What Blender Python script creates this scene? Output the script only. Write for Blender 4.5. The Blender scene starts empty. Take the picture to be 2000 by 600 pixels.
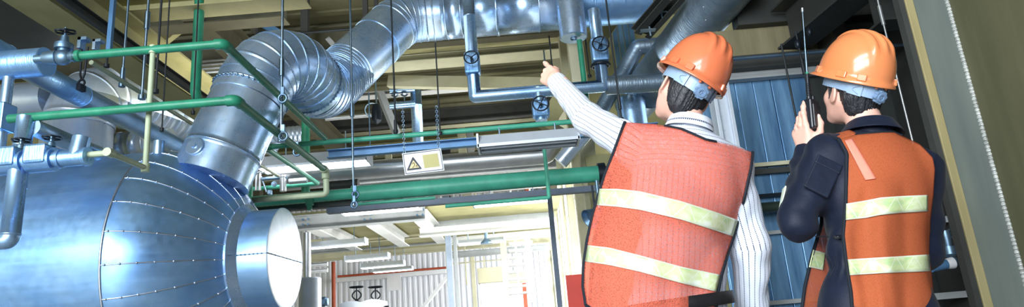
import bpy, math, random
import numpy as np
from mathutils import Vector, Matrix, Quaternion
random.seed(7)
S = bpy.context.scene
COL = S.collection
V = Vector
# ------------------------------------------------------------------ camera
FOC = 1280.0
CAM = V((0.0, 0.0, 0.9))
_U = V((-400, 4800, -1280)).normalized()
_f = V((0, 0, -1))
_Y = (_f - _U * _f.dot(_U)).normalized()
_X = _Y.cross(_U)
RW = Matrix((_X, _Y, _U))            # camera axes -> world
RC = RW.transposed()

def ray(px, py):
    return RW @ V((px - 1000.0, 300.0 - py, -FOC))
def at(px, py, Y):
    d = ray(px, py)
    return CAM + d * (Y / d.y)
def proj(p):
    c = RC @ (V(p) - CAM)
    return 1000 + FOC * c.x / -c.z, 300 - FOC * c.y / -c.z
def xat(px, Y, z):
    """point on the line (x, Y, z) whose picture column is px"""
    a = RC @ V((1, 0, 0)); b = RC @ V((0, Y, z - CAM.z))
    k = (px - 1000.0) / FOC
    x = (-k * b.z - b.x) / (a.x + k * a.z)
    return V((x, Y, z))
def yat(px, x, z):
    """point on the line (x, y, z) running in depth whose picture column is px"""
    a = RC @ V((0, 1, 0)); b = RC @ V((x, 0, z - CAM.z))
    k = (px - 1000.0) / FOC
    y = (-k * b.z - b.x) / (a.x + k * a.z)
    return V((x, y, z))
def zat(py, x, Y):
    """point on the upright (x, Y, z) whose picture row is py"""
    a = RC @ V((0, 0, 1)); b = RC @ V((x, Y, -CAM.z))
    k = (300.0 - py) / FOC
    z = (-k * b.z - b.y) / (a.y + k * a.z)
    return V((x, Y, z))

cam_d = bpy.data.cameras.new('camera'); cam = bpy.data.objects.new('camera', cam_d); COL.objects.link(cam)
cam_d.sensor_width = 36.0; cam_d.lens = 36.0 * FOC / 2000.0; cam_d.clip_start = 0.05; cam_d.clip_end = 300
cam.matrix_world = Matrix.Translation(CAM) @ RW.to_4x4()
S.camera = cam

# ------------------------------------------------------------------ materials
def lin(c):
    return tuple(((v / 255) / 12.92 if v / 255 <= 0.04045 else ((v / 255 + 0.055) / 1.055) ** 2.4) for v in c) + (1.0,)

class NT:
    def __init__(s, name):
        s.m = bpy.data.materials.new(name); s.m.use_nodes = True
        s.t = s.m.node_tree; s.n = s.t.nodes; s.b = s.n['Principled BSDF']; s.o = s.n['Material Output']
    def add(s, typ, ins=None, **kw):
        n = s.n.new(typ)
        for k, v in kw.items(): setattr(n, k, v)
        for k, v in (ins or {}).items():
            if hasattr(v, 'is_linked') or isinstance(v, bpy.types.NodeSocket): s.t.links.new(v, n.inputs[k])
            else: n.inputs[k].default_value = v
        return n
    def link(s, a, b): s.t.links.new(a, b)
    def set(s, **kw):
        for k, v in kw.items():
            i = s.b.inputs[k.replace('_', ' ')]
            if isinstance(v, bpy.types.NodeSocket): s.link(v, i)
            else: i.default_value = v
    def math(s, op, a, b=None, c=None):
        n = s.n.new('ShaderNodeMath'); n.operation = op
        for i, v in enumerate((a, b, c)):
            if v is None: continue
            if isinstance(v, bpy.types.NodeSocket): s.link(v, n.inputs[i])
            else: n.inputs[i].default_value = v
        return n.outputs[0]
    def mix(s, fac, a, b):
        n = s.n.new('ShaderNodeMix'); n.data_type = 'RGBA'
        for i, v in ((0, fac), (6, a), (7, b)):
            if isinstance(v, bpy.types.NodeSocket): s.link(v, n.inputs[i])
            else: n.inputs[i].default_value = v
        return n.outputs[2]
    def ramp(s, fac, stops):
        n = s.n.new('ShaderNodeValToRGB'); s.link(fac, n.inputs[0])
        e = n.color_ramp.elements
        while len(e) < len(stops): e.new(0.5)
        for el, (p, c) in zip(e, stops): el.position = p; el.color = c
        return n.outputs[0]
    def noise(s, vec, scale, detail=4, rough=0.55, dist=0.0):
        n = s.add('ShaderNodeTexNoise', {'Scale': scale, 'Detail': detail, 'Roughness': rough, 'Distortion': dist})
        if vec is not None: s.link(vec, n.inputs['Vector'])
        return n.outputs['Fac']
    def coord(s, kind='Object'):
        return s.n.new('ShaderNodeTexCoord').outputs[kind]
    def scaled(s, vec, sc):
        n = s.n.new('ShaderNodeMapping'); s.link(vec, n.inputs['Vector']); n.inputs['Scale'].default_value = sc
        return n.outputs[0]
    def bump(s, h, strength, dist=0.01):
        n = s.add('ShaderNodeBump', {'Strength': strength, 'Distance': dist, 'Height': h})
        s.link(n.outputs[0], s.b.inputs['Normal'])

def metal(name, c, c2, rough=0.3, wr=0.25, fine=60.0, wrinkle=None, met=1.0, aniso=(1, 1, 1)):
    """galvanised sheet: mottled tint, roughness patches, dents or fine wraps along the run (UV.x = metres along)"""
    t = NT(name); co = t.coord('Object'); uv = t.coord('UV')
    n1 = t.noise(t.scaled(co, aniso), 2.2, 5, 0.6)
    n2 = t.noise(co, 14, 4)
    col = t.mix(t.ramp(n1, [(0.35, (0, 0, 0, 1)), (0.68, (1, 1, 1, 1))]), lin(c), lin(c2))
    t.set(Base_Color=col, Metallic=met)
    r = t.math('MULTIPLY_ADD', n2, rough * 0.9, rough * 0.55)
    t.link(r, t.b.inputs['Roughness'])
    if wrinkle:
        w = t.noise(t.scaled(uv, (wrinkle, 4.0, 1.0)), 1.0, 3, 0.6, 0.6)
        big = t.noise(co, 5, 2)
        h = t.math('MULTIPLY_ADD', big, 0.6, w)
        t.bump(h, wr, 0.02)
    else:
        big = t.noise(co, 2.6, 2); sm = t.noise(t.scaled(uv, (0.9, fine * 0.3, 1.0)), 1.0, 3, 0.6)
        st = t.ramp(sm, [(0.38, (0, 0, 0, 1)), (0.64, (1, 1, 1, 1))])
        t.set(Base_Color=t.mix(st, t.mix(0.09, col, (0.02, 0.06, 0.14, 1)), col))  # faint dark streaks in the colour stand for reflections along the run
        t.link(t.math('MULTIPLY_ADD', t.math('ADD', n2, sm), rough * 0.55, rough * 0.42), t.b.inputs['Roughness'])
        h = t.math('MULTIPLY_ADD', sm, 0.10, big)
        t.bump(h, wr, 0.05)
    return t.m

def paint(name, c, rough=0.55, var=0.12, met=0.0, bump=0.15, scale=3.0, spec=0.4):
    t = NT(name); co = t.coord('Object')
    n1 = t.noise(co, scale, 6, 0.62)
    a = tuple(x * (1 - var * 1.6) for x in lin(c)[:3]) + (1,); b = tuple(min(1, x * (1 + var)) for x in lin(c)[:3]) + (1,)
    t.set(Base_Color=t.mix(t.ramp(n1, [(0.3, (0, 0, 0, 1)), (0.7, (1, 1, 1, 1))]), a, b), Metallic=met, Roughness=rough)
    t.b.inputs['Specular IOR Level'].default_value = spec
    if bump: t.bump(t.noise(co, scale * 14, 3), bump, 0.004)
    return t.m

def emit(name, c, strength):
    t = NT(name); t.set(Base_Color=lin(c), Roughness=0.4)
    t.b.inputs['Emission Color'].default_value = lin(c); t.b.inputs['Emission Strength'].default_value = strength
    return t.m

M = {}
# ------------------------------------------------------------------ mesh builder
def frame_of(d, up=None):
    d = d.normalized()
    u = V(up) if up is not None else (V((0, 0, 1)) if abs(d.z) < 0.95 else V((0, 1, 0)))
    a = d.cross(u).normalized(); b = a.cross(d).normalized()
    return a, b            # a = side, b = up

def fillet(pts, rad, n=8):
    pts = [V(p) for p in pts]; out = [pts[0]]
    if not isinstance(rad, (list, tuple)): rad = [rad] * len(pts)
    for i in range(1, len(pts) - 1):
        p, a, b = pts[i], pts[i - 1], pts[i + 1]
        u = (a - p); w = (b - p); lu, lw = u.length, w.length; u.normalize(); w.normalize()
        ang = u.angle(w)
        if ang > math.pi - 0.02 or rad[i] <= 0: out.append(p); continue
        t = min(rad[i] / math.tan(ang / 2), lu * 0.49, lw * 0.49)
        r = t * math.tan(ang / 2); c = p + (u + w).normalized() * (r / math.sin(ang / 2))
        s = p + u * t - c; e = p + w * t - c; tot = s.angle(e); ax = s.cross(e).normalized()
        for k in range(n + 1): out.append(c + Quaternion(ax, tot * k / n) @ s)
    out.append(pts[-1]); return out

def spline(pts, n=10):
    """Catmull-Rom through points"""
    P = [V(p) for p in pts]; P = [P[0] * 2 - P[1]] + P + [P[-1] * 2 - P[-2]]; out = []
    for i in range(1, len(P) - 2):
        a, b, c, d = P[i - 1:i + 3]
        for k in range(n):
            t = k / n
            out.append(0.5 * ((2 * b) + (c - a) * t + (2 * a - 5 * b + 4 * c - d) * t * t + (3 * b - a - 3 * c + d) * t ** 3))
    out.append(P[-2]); return out

class MB:
    def __init__(s):
        s.v = []; s.f = []; s.uv = []; s.sm = []; s.mi = []
    def face(s, idx, uv=None, smooth=False, mi=0):
        s.f.append(tuple(idx)); s.sm.append(smooth); s.mi.append(mi)
        s.uv.append(uv if uv else [(s.v[i][0] + s.v[i][1], s.v[i][2]) for i in idx])
    def add(s, pts):
        b = len(s.v); s.v.extend([tuple(p) for p in pts]); return b
    def box(s, c, size, rot=None, mi=0):
        c = V(c); hx, hy, hz = size[0] / 2, size[1] / 2, size[2] / 2
        R = rot if rot is not None else Matrix.Identity(3)
        b = s.add([c + R @ V((x, y, z)) for x in (-hx, hx) for y in (-hy, hy) for z in (-hz, hz)])
        for q in ((0, 1, 3, 2), (4, 6, 7, 5), (0, 4, 5, 1), (2, 3, 7, 6), (0, 2, 6, 4), (1, 5, 7, 3)):
            s.face([b + i for i in q], mi=mi)
        return s
    def span(s, p0, p1, mi=0):
        p0, p1 = V(p0), V(p1)
        return s.box((p0 + p1) / 2, [max(abs(a), 1e-4) for a in (p1 - p0)], mi=mi)
    def prism(s, prof, p0, p1, up=None, mi=0, cap=True, smooth=False):
        """extrude the 2-D profile (side, up) from p0 to p1"""
        p0, p1 = V(p0), V(p1); a, u = frame_of(p1 - p0, up); n = len(prof); L = (p1 - p0).length
        b = s.add([p0 + a * x + u * y for x, y in prof] + [p1 + a * x + u * y for x, y in prof])
        per = 0
        for i in range(n):
            j = (i + 1) % n; q = math.dist(prof[i], prof[j])
            s.face((b + i, b + n + i, b + n + j, b + j), [(0, per), (L, per), (L, per + q), (0, per + q)], smooth, mi); per += q
        if cap:
            c = s.add([s.v[b + i] for i in range(2 * n)])
            s.face([c + i for i in range(n)], mi=mi); s.face([c + n + i for i in reversed(range(n))], mi=mi)
        return s
    def bar(s, p0, p1, w, h, up=None, mi=0):
        return s.prism([(-w / 2, -h / 2), (w / 2, -h / 2), (w / 2, h / 2), (-w / 2, h / 2)], p0, p1, up, mi)
    def ibeam(s, p0, p1, w, h, tf=0.02, tw=0.014, up=None, mi=0):
        x, y, a, b = w / 2, h / 2, tw / 2, h / 2 - tf
        return s.prism([(-x, -y), (x, -y), (x, -b), (a, -b), (a, b), (x, b), (x, y), (-x, y), (-x, b), (-a, b), (-a, -b), (-x, -b)], p0, p1, up, mi)
    def channel(s, p0, p1, w, h, t=0.01, up=None, mi=0):
        x, y = w / 2, h / 2
        return s.prism([(-x, -y), (x, -y), (x, -y + t), (-x + t, -y + t), (-x + t, y - t), (x, y - t), (x, y), (-x, y)], p0, p1, up, mi)
    def angle(s, p0, p1, w, t=0.006, up=None, mi=0):
        return s.prism([(0, 0), (w, 0), (w, t), (t, t), (t, w), (0, w)], p0, p1, up, mi)
    def tube(s, path, r, seg=20, cap=True, bands=(), rf=None, mi=0, smooth=True):
        """swept pipe; bands = [(metres along, width, extra radius)]; rf(s, L) overrides r"""
        P = [V(p) for p in path]; Q = [P[0]]
        for p in P[1:]:
            if (p - Q[-1]).length > 1e-5: Q.append(p)
        P = Q; S_ = [0.0]
        for a, b in zip(P, P[1:]): S_.append(S_[-1] + (b - a).length)
        L = S_[-1]; st = [(x, 0.0) for x in S_]
        for c, w, d in bands:
            if w * 1.2 < c < L - w * 1.2: st += [(c - w / 2 - 1e-4, 0.0), (c - w / 2, d), (c + w / 2, d), (c + w / 2 + 1e-4, 0.0)]
        if bands:
            keep = []
            for x, d in sorted(st):
                inside = [dd for c, w, dd in bands if c - w / 2 - 1e-6 <= x <= c + w / 2 + 1e-6]
                keep.append((x, inside[0] if inside else 0.0))
            st = keep
        def pos(x):
            lo = 0
            while lo < len(S_) - 2 and S_[lo + 1] < x: lo += 1
            h = S_[lo + 1] - S_[lo]; t = (x - S_[lo]) / h
            return P[lo].lerp(P[lo + 1], t), lo, t
        T = []
        for i in range(len(P)):
            d = V((0, 0, 0))
            if i > 0: d += (P[i] - P[i - 1]).normalized()
            if i < len(P) - 1: d += (P[i + 1] - P[i]).normalized()
            T.append(d.normalized())
        rows = []; a = None; pd = None
        for x, d in st:
            p, lo, t = pos(x); tn = T[lo].lerp(T[lo + 1], t).normalized()
            if a is None: a, _ = frame_of(tn)
            else: a = (pd.rotation_difference(tn) @ a); a = (a - tn * a.dot(tn)).normalized()
            pd = tn; bb = tn.cross(a)
            seg_d = (P[lo + 1] - P[lo]).normalized(); k = 1.0
            rr = (rf(x, L) if rf else r) + d
            rows.append((x, s.add([p + (a * math.cos(2 * math.pi * j / seg) + bb * math.sin(2 * math.pi * j / seg)) * rr for j in range(seg)]), p, rr))
        for (x0, b0, _, r0), (x1, b1, _, r1) in zip(rows, rows[1:]):
            flat = abs(x1 - x0) < 3e-4
            for j in range(seg):
                k = (j + 1) % seg; c = 2 * math.pi * max(r0, r1) / seg
                s.face((b0 + j, b0 + k, b1 + k, b1 + j), [(x0, j * c), (x0, (j + 1) * c), (x1, (j + 1) * c), (x1, j * c)], smooth and not flat, mi)
        if cap:
            for (x, b, p, rr), rev in ((rows[0], True), (rows[-1], False)):
                c = s.add([s.v[b + j] for j in range(seg)])
                ii = [c + j for j in range(seg)]
                s.face(ii[::-1] if rev else ii, mi=mi)
        return s
    def lathe(s, o, axis, prof, seg=32, mi=0, smooth=True, sharp=0.5, ref=None):
        """prof = [(t along axis, r)]"""
        o = V(o); ax = V(axis).normalized(); a, _ = frame_of(ax, ref); bb = ax.cross(a)
        ring = lambda t, r: s.add([o + ax * t + (a * math.cos(2 * math.pi * j / seg) + bb * math.sin(2 * math.pi * j / seg)) * max(r, 1e-5) for j in range(seg)])
        acc = 0; segs = []; dirs = []
        for (t0, r0), (t1, r1) in zip(prof, prof[1:]): dirs.append(math.atan2(r1 - r0, t1 - t0))
        b0 = ring(*prof[0])
        for i, ((t0, r0), (t1, r1)) in enumerate(zip(prof, prof[1:])):
            if i > 0 and abs(math.remainder(dirs[i] - dirs[i - 1], 2 * math.pi)) > sharp: b0 = ring(t0, r0)
            b1 = ring(t1, r1); q = math.hypot(t1 - t0, r1 - r0)
            for j in range(seg):
                k = (j + 1) % seg; c = 2 * math.pi * max(r0, r1) / seg
                s.face((b0 + j, b0 + k, b1 + k, b1 + j), [(acc, j * c), (acc, (j + 1) * c), (acc + q, (j + 1) * c), (acc + q, j * c)], smooth, mi)
            acc += q; b0 = b1
        return s
    def ring(s, c, n, R, r, seg=28, k=8, mi=0):
        c = V(c); n = V(n).normalized(); a, _ = frame_of(n); b = n.cross(a)
        base = len(s.v)
        for i in range(seg):
            t = 2 * math.pi * i / seg; d = a * math.cos(t) + b * math.sin(t)
            for j in range(k):
                q = 2 * math.pi * j / k; s.v.append(tuple(c + d * (R + r * math.cos(q)) + n * (r * math.sin(q))))
        for i in range(seg):
            for j in range(k):
                i2, j2 = (i + 1) % seg, (j + 1) % k
                s.face((base + i * k + j, base + i2 * k + j, base + i2 * k + j2, base + i * k + j2), smooth=True, mi=mi)
        return s
    def ball(s, c, rad, seg=16, rows=10, rot=None, mi=0):
        c = V(c); rad = (rad,) * 3 if not hasattr(rad, '__len__') else rad; R = rot if rot is not None else Matrix.Identity(3)
        base = len(s.v)
        for i in range(rows + 1):
            e = -math.pi / 2 + math.pi * i / rows
            for j in range(seg):
                a = 2 * math.pi * j / seg
                s.v.append(tuple(c + R @ V((rad[0] * math.cos(e) * math.cos(a), rad[1] * math.cos(e) * math.sin(a), rad[2] * math.sin(e)))))
        for i in range(rows):
            for j in range(seg):
                k = (j + 1) % seg
                s.face((base + i * seg + j, base + i * seg + k, base + (i + 1) * seg + k, base + (i + 1) * seg + j), smooth=True, mi=mi)
        return s
    def grid(s, rows, mi=0, smooth=True, uvf=None, loop=False):
        n = len(rows[0]); b = s.add([p for r in rows for p in r])
        for i in range(len(rows) - 1):
            for j in range(n if loop else n - 1):
                k = (j + 1) % n; idx = (b + i * n + j, b + i * n + k, b + (i + 1) * n + k, b + (i + 1) * n + j)
                uv = [uvf(i, j), uvf(i, j + 1), uvf(i + 1, j + 1), uvf(i + 1, j)] if uvf else None
                s.face(idx, uv, smooth, mi)
        return s
    def build(s, name, mats, parent=None, bevel=0.0, solid=0.0, sub=0):
        me = bpy.data.meshes.new(name); me.from_pydata(s.v, [], s.f)
        ul = me.uv_layers.new(name='UVMap')
        flat = [c for f in s.uv for p in f for c in p]
        ul.data.foreach_set('uv', flat)
        me.polygons.foreach_set('use_smooth', s.sm); me.polygons.foreach_set('material_index', s.mi)
        for m in (mats if isinstance(mats, (list, tuple)) else [mats]): me.materials.append(m)
        me.update()
        o = bpy.data.objects.new(name, me); COL.objects.link(o)
        if parent is not None:
            o.parent = parent; o.matrix_parent_inverse = Matrix.Translation(-parent.location) if parent.type == 'EMPTY' else Matrix.Identity(4)
        if solid:
            m = o.modifiers.new('thickness', 'SOLIDIFY'); m.thickness = solid; m.offset = 0
        if sub:
            m = o.modifiers.new('smooth', 'SUBSURF'); m.levels = sub; m.render_levels = sub
        if bevel:
            m = o.modifiers.new('edge', 'BEVEL'); m.width = bevel; m.segments = 2; m.limit_method = 'ANGLE'; m.angle_limit = 0.7
        return o

def tag(o, label, cat, group=None, kind=None):
    if label: o['label'] = label
    if cat: o['category'] = cat
    if group: o['group'] = group
    if kind: o['kind'] = kind
    return o
def struct(o, label=None, group=None):
    o['kind'] = 'structure'
    if label: o['label'] = label
    if group: o['group'] = group
    return o
def thing(name, label, cat, loc=(0, 0, 0), group=None):
    o = bpy.data.objects.new(name, None); COL.objects.link(o); o.location = loc; o.empty_display_size = 0.1
    return tag(o, label, cat, group)
# ================================================================== materials
M['vessel'] = metal('vessel cladding', (132, 182, 238), (164, 206, 246), 0.38, 0.04, 40, met=0.8)
M['duct'] = metal('duct cladding', (160, 200, 246), (204, 226, 250), 0.30, 0.014, 30, met=0.78)
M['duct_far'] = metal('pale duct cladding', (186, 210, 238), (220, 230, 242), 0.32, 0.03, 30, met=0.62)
M['foil'] = metal('crinkled foil jacket', (122, 174, 232), (162, 204, 246), 0.36, 0.22, wrinkle=40, met=0.8)
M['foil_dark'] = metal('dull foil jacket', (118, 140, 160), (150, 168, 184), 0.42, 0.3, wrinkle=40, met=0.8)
M['jacket'] = metal('smooth pipe jacket', (146, 190, 238), (182, 214, 246), 0.3, 0.05, 40, met=0.8)
M['jacket_grey'] = metal('grey pipe jacket', (186, 190, 192), (214, 216, 218), 0.38, 0.05, 40, met=0.7)
M['cap'] = metal('pale end plate', (214, 222, 236), (226, 232, 242), 0.42, 0.08, 30)
M['cast'] = metal('cast steel', (96, 128, 158), (140, 168, 190), 0.42, 0.3, 30, met=0.85)
M['rod'] = metal('zinc rod', (120, 150, 178), (170, 190, 205), 0.35, 0.1, 30)
M['rod_dark'] = paint('dark rod', (44, 50, 54), 0.5, 0.2, met=0.3)
M['black'] = paint('black iron', (28, 36, 46), 0.4, 0.2, met=0.3)
M['green'] = paint('green pipe paint', (46, 136, 106), 0.38, 0.18, bump=0.25, scale=6)
M['green_big'] = paint('sea green pipe paint', (78, 178, 150), 0.42, 0.14, bump=0.1, scale=4)
M['green_pale'] = paint('pale green pipe paint', (176, 190, 160), 0.42, 0.10, scale=6)
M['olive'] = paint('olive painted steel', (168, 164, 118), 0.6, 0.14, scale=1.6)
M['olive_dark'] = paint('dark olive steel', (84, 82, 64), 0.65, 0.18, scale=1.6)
M['deck'] = paint('roof deck paint', (112, 110, 84), 0.65, 0.18, scale=1.2)
M['post_blue'] = paint('pale blue grey steel', (150, 166, 186), 0.5, 0.12)
M['slate'] = paint('slate steel', (104, 118, 138), 0.5, 0.12)
M['cream'] = paint('cream steel', (202, 200, 170), 0.55, 0.1, scale=1.6)
M['white_steel'] = paint('white steel', (224, 226, 224), 0.5, 0.06, scale=2)
M['grey_steel'] = paint('grey steel', (168, 174, 176), 0.5, 0.1, scale=2)
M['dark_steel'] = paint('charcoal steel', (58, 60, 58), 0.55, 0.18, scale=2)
M['blue_steel'] = paint('blue steel', (92, 138, 184), 0.42, 0.12, scale=3, met=0.2)
M['lamp_body'] = paint('lamp housing', (206, 216, 228), 0.4, 0.06, met=0.2)
M['tube_lit'] = emit('lit tube', (255, 250, 252), 9.0)
M['tube_off'] = paint('unlit tube', (196, 208, 222), 0.2, 0.04)
M['red'] = paint('red paint', (196, 62, 50), 0.5, 0.1)
M['rust'] = paint('red oxide pipe', (176, 84, 56), 0.5, 0.12)
M['white_paint'] = paint('white sheet', (238, 240, 244), 0.5, 0.03)
M['floor'] = paint('concrete floor', (158, 160, 158), 0.55, 0.12, scale=0.8)

def col_wall(name, c, c2, rough=0.35, met=0.4):
    t = NT(name); co = t.coord('Object')
    n = t.noise(t.scaled(co, (3.2, 3.2, 0.35)), 2.0, 6, 0.65)
    t.set(Base_Color=t.mix(t.ramp(n, [(0.34, (0, 0, 0, 1)), (0.7, (1, 1, 1, 1))]), lin(c), lin(c2)), Roughness=rough, Metallic=met)
    t.bump(t.noise(co, 3.0, 3), 0.2, 0.03)
    return t.m
M['panel_blue'] = col_wall('blue cladding sheet', (84, 128, 172), (140, 190, 232))
M['panel_shade'] = col_wall('recess shade sheet', (46, 50, 50), (60, 64, 62), 0.6, 0.1)  # shade of the recess put into the wall colour
M['panel_white'] = col_wall('white corrugated sheet', (222, 226, 234), (236, 238, 244), 0.55, 0.0)
M['brown'] = col_wall('tan panel', (118, 112, 84), (146, 138, 108), 0.6, 0.0)
M['column'] = col_wall('grey green column paint', (92, 102, 100), (112, 120, 112), 0.5, 0.1)
M['column_olive'] = col_wall('olive column paint', (86, 86, 62), (104, 102, 76), 0.5, 0.1)
M['edge_yellow'] = col_wall('worn cream edge', (144, 132, 90), (164, 154, 114), 0.55, 0.0)
M['weld'] = paint('weld bead', (196, 200, 196), 0.5, 0.3, scale=40, met=0.3)
t = NT('window glass'); t.set(Base_Color=lin((226, 236, 246)), Roughness=0.06); _tr = t.n.new('ShaderNodeBsdfTransparent'); _mx = t.n.new('ShaderNodeMixShader'); _mx.inputs[0].default_value = 0.88; t.link(t.b.outputs[0], _mx.inputs[1]); t.link(_tr.outputs[0], _mx.inputs[2]); t.link(_mx.outputs[0], t.o.inputs['Surface'])
M['glass'] = t.m

# ================================================================== shell of the hall
ZC = 7.3                                   # underside of the roof deck
RX = 1.28                                  # aisle wall
struct(MB().span((-12, -7, -0.12), (9, 31, 0)).build('floor', M['floor']), 'grey concrete floor of the plant hall')
def corrug(p0, p1, z0, z1, pitch, depth):
    """trapezoid sheet standing between two plan points"""
    m = MB(); p0, p1 = V(p0), V(p1); L = (p1 - p0).length; d = (p1 - p0) / L; n = V((d.y, -d.x, 0))
    pts = []; x = 0
    while x < L:
        for f, o in ((0, 0), (0.38, 0), (0.5, 1), (0.88, 1)):
            if x + f * pitch <= L: pts.append(p0 + d * (x + f * pitch) + n * (o * depth))
        x += pitch
    m.grid([[V((p.x, p.y, z0)) for p in pts], [V((p.x, p.y, z1)) for p in pts]], smooth=False)
    return m
struct(corrug((-12, 30, 0), (RX, 30, 0), 0, ZC, 0.24, 0.035).build('wall_far', M['panel_white'], solid=0.02), 'white corrugated sheet wall at the far end of the hall')
struct(MB().span((-12.1, -7, 0), (-12, 30.2, ZC)).build('wall_left', M['olive']), 'olive wall behind the tank and ducts')
# roof deck with ribs
m = MB(); m.span((-12, -7, ZC), (9, 30.2, ZC + 0.15))
for k in range(46): m.span((-12, 2.2 + k * 0.6, ZC - 0.05), (9, 2.36 + k * 0.6, ZC + 0.01))
struct(m.build('ceiling', M['deck']), 'olive ribbed roof deck over the hall')

# rear wall of the hall with its high windows (behind the viewer; lights the scene and shows in the metal)
m = MB(); m.span((-12, -7.1, 0), (9, -7, 1.0)); m.span((-12, -7.1, 4.4), (9, -7, 4.9)); m.span((-12, -7.1, 6.7), (9, -7, ZC)); m.span((2.2, -7.1, 0), (9, -7, ZC))
for k in range(7): m.span((-12 + k * 2.37 - 0.22, -7.12, 0), (-12 + k * 2.37 + 0.22, -6.98, ZC))
struct(m.build('wall_rear', M['grey_steel']), 'grey rear wall with two bands of window openings')
# cladding wall behind the two workers (faces the camera)
YW = 8.0
xl = xat(1392, YW, 2.5).x; xr = xat(1612, YW, 2.5).x
m = MB(); n = 6; ZK = at(1500, 158, YW).z + 0.06
for k in range(n):
    a = xl + (xr - xl) * k / n; b = xl + (xr - xl) * (k + 1) / n
    m.span((a + 0.006, YW, 0), (b - 0.006, YW + 0.05, ZK))
m.span((xl, YW + 0.03, 0), (xr, YW + 0.08, ZK))
struct(m.build('wall_cladding', M['panel_blue'], bevel=0.006), 'weathered blue sheet cladding behind the two workers')
struct(MB().span((xr, YW + 0.02, 0), (9, YW + 0.12, ZC)).build('wall_right', M['panel_shade']), 'sheet wall coloured dark for the shaded recess behind the grey column')
struct(MB().span((8.9, -7, 0), (9, YW, ZC)).build('wall_side', M['panel_shade']), 'dark side wall beyond the grey column')

def xb(name, px0, px1, px, py, Y, h, w, mat, kind='i', label=None, hang=0):
    """beam along X; (px, py) is a point on its lower edge; real height h, width w"""
    z = at(px, py, Y).z + h / 2
    a, b = xat(px0, Y, z), xat(px1, Y, z)
    m = MB()
    if kind == 'i': m.ibeam(a, b, w, h, max(0.015, h * 0.07), 0.014)
    elif kind == 'box': m.bar(a, b, w, h)
    elif kind == 'c': m.channel(a, b, w, h, 0.014)
    o = m.build(name, M[mat] if isinstance(mat, str) else mat)
    struct(o, label); return o
def yb(name, px, py, Y0, Y1, h, w, mat, kind='i', label=None):
    p = at(px, py, Y0); z = p.z + h / 2
    m = MB(); a, b = V((p.x, Y0, z)), V((p.x, Y1, z))
    (m.ibeam(a, b, w, h, max(0.015, h * 0.07), 0.014) if kind == 'i' else m.bar(a, b, w, h))
    return struct(m.build(name, M[mat]), label)

# girts, pipes and bands across the cladding (beside / between the workers)
for py, h, mat, lab in ((325, 0.05, 'cream', 'pale rail across the blue cladding at shoulder height'),
                        (340, 0.07, 'dark_steel', 'dark strip standing in for the dark gap under the pale shoulder-height rail'),  # shaded gap drawn as a dark strip
                        (386, 0.045, 'black', 'thin black rail across the blue cladding'),
                        (459, 0.045, 'grey_steel', 'grey rail across the blue cladding beside the bent elbow'),
                        (597, 0.05, 'grey_steel', 'grey rail across the blue cladding at hip height')):
    z = at(1500, py, YW - 0.06).z
    struct(MB().span((xl, YW - 0.09, z), (xr + (0 if mat != 'cream' else 0), YW, z + h)).build('wall_rail', M[mat], bevel=0.004), lab)
z = at(1500, 405, 7.7).z
tag(MB().tube([(xl - 0.05, 7.7, z), (xr + 0.3, 7.7, z)], 0.06, 16).build('dark_pipe', paint('dark green pipe', (40, 52, 46), 0.4, 0.15)), 'dark green pipe along the blue cladding between the two workers', 'pipe')
# top of the cladding
z0 = at(1500, 158, YW).z
struct(MB().span((xl - 0.1, YW - 0.16, z0), (6.2, YW - 0.02, z0 + 0.09)).build('wall_cornice', M['grey_steel'], bevel=0.006), 'grey ledge along the top of the blue cladding')
struct(MB().span((xl - 0.1, YW - 0.30, z0 + 0.09), (6.2, YW - 0.02, z0 + 0.26)).build('ceiling_beam', M['dark_steel']), 'dark beam over the grey ledge of the cladding')
struct(MB().span((2.72, YW - 0.06, z0 + 0.26), (xat(1640, YW, z0).x, YW - 0.01, z0 + 0.72)).build('wall_panel', M['brown']), 'tan panel over the dark beam behind the helmets')
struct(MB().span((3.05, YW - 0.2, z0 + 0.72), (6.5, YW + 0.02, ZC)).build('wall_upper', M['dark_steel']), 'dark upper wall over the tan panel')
p = at(1425, 122, 7.4)
tag(MB().tube([(xl - 0.2, 7.4, p.z + 0.04), (5.6, 7.4, p.z + 0.04)], 0.022, 12).build('thin_pipe', M['cast']), 'thin steel pipe crossing behind both helmets', 'pipe')
# heavy roof girders over the workers
m = MB(); a = at(1494, 108, 7.75); m.ibeam((a.x + 0.35, 7.7, a.z + 0.3), (a.x + 0.35 + 0.6, 3.0, a.z + 0.3), 0.42, 0.55, 0.03, 0.02)
struct(m.build('ceiling_beam', M['dark_steel']), 'dark roof girder running out over the two helmets')
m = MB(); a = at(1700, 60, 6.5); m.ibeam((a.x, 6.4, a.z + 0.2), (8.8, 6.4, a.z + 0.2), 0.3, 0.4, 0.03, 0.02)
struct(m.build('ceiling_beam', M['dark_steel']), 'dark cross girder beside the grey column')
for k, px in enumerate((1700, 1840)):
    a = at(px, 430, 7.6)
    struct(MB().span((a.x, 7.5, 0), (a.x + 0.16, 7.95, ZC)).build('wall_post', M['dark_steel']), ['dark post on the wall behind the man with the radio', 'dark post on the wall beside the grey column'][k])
for k, py in enumerate((435, 585)):
    a = at(1840, py, 7.4)
    struct(MB().span((a.x - 1.2, 7.4, a.z), (a.x + 1.6, 7.5, a.z + 0.07)).build('wall_rail', M['grey_steel']), ['grey rail in the dark gap above the hose valve', 'grey rail in the dark gap beneath the hose valve'][k])

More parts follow.
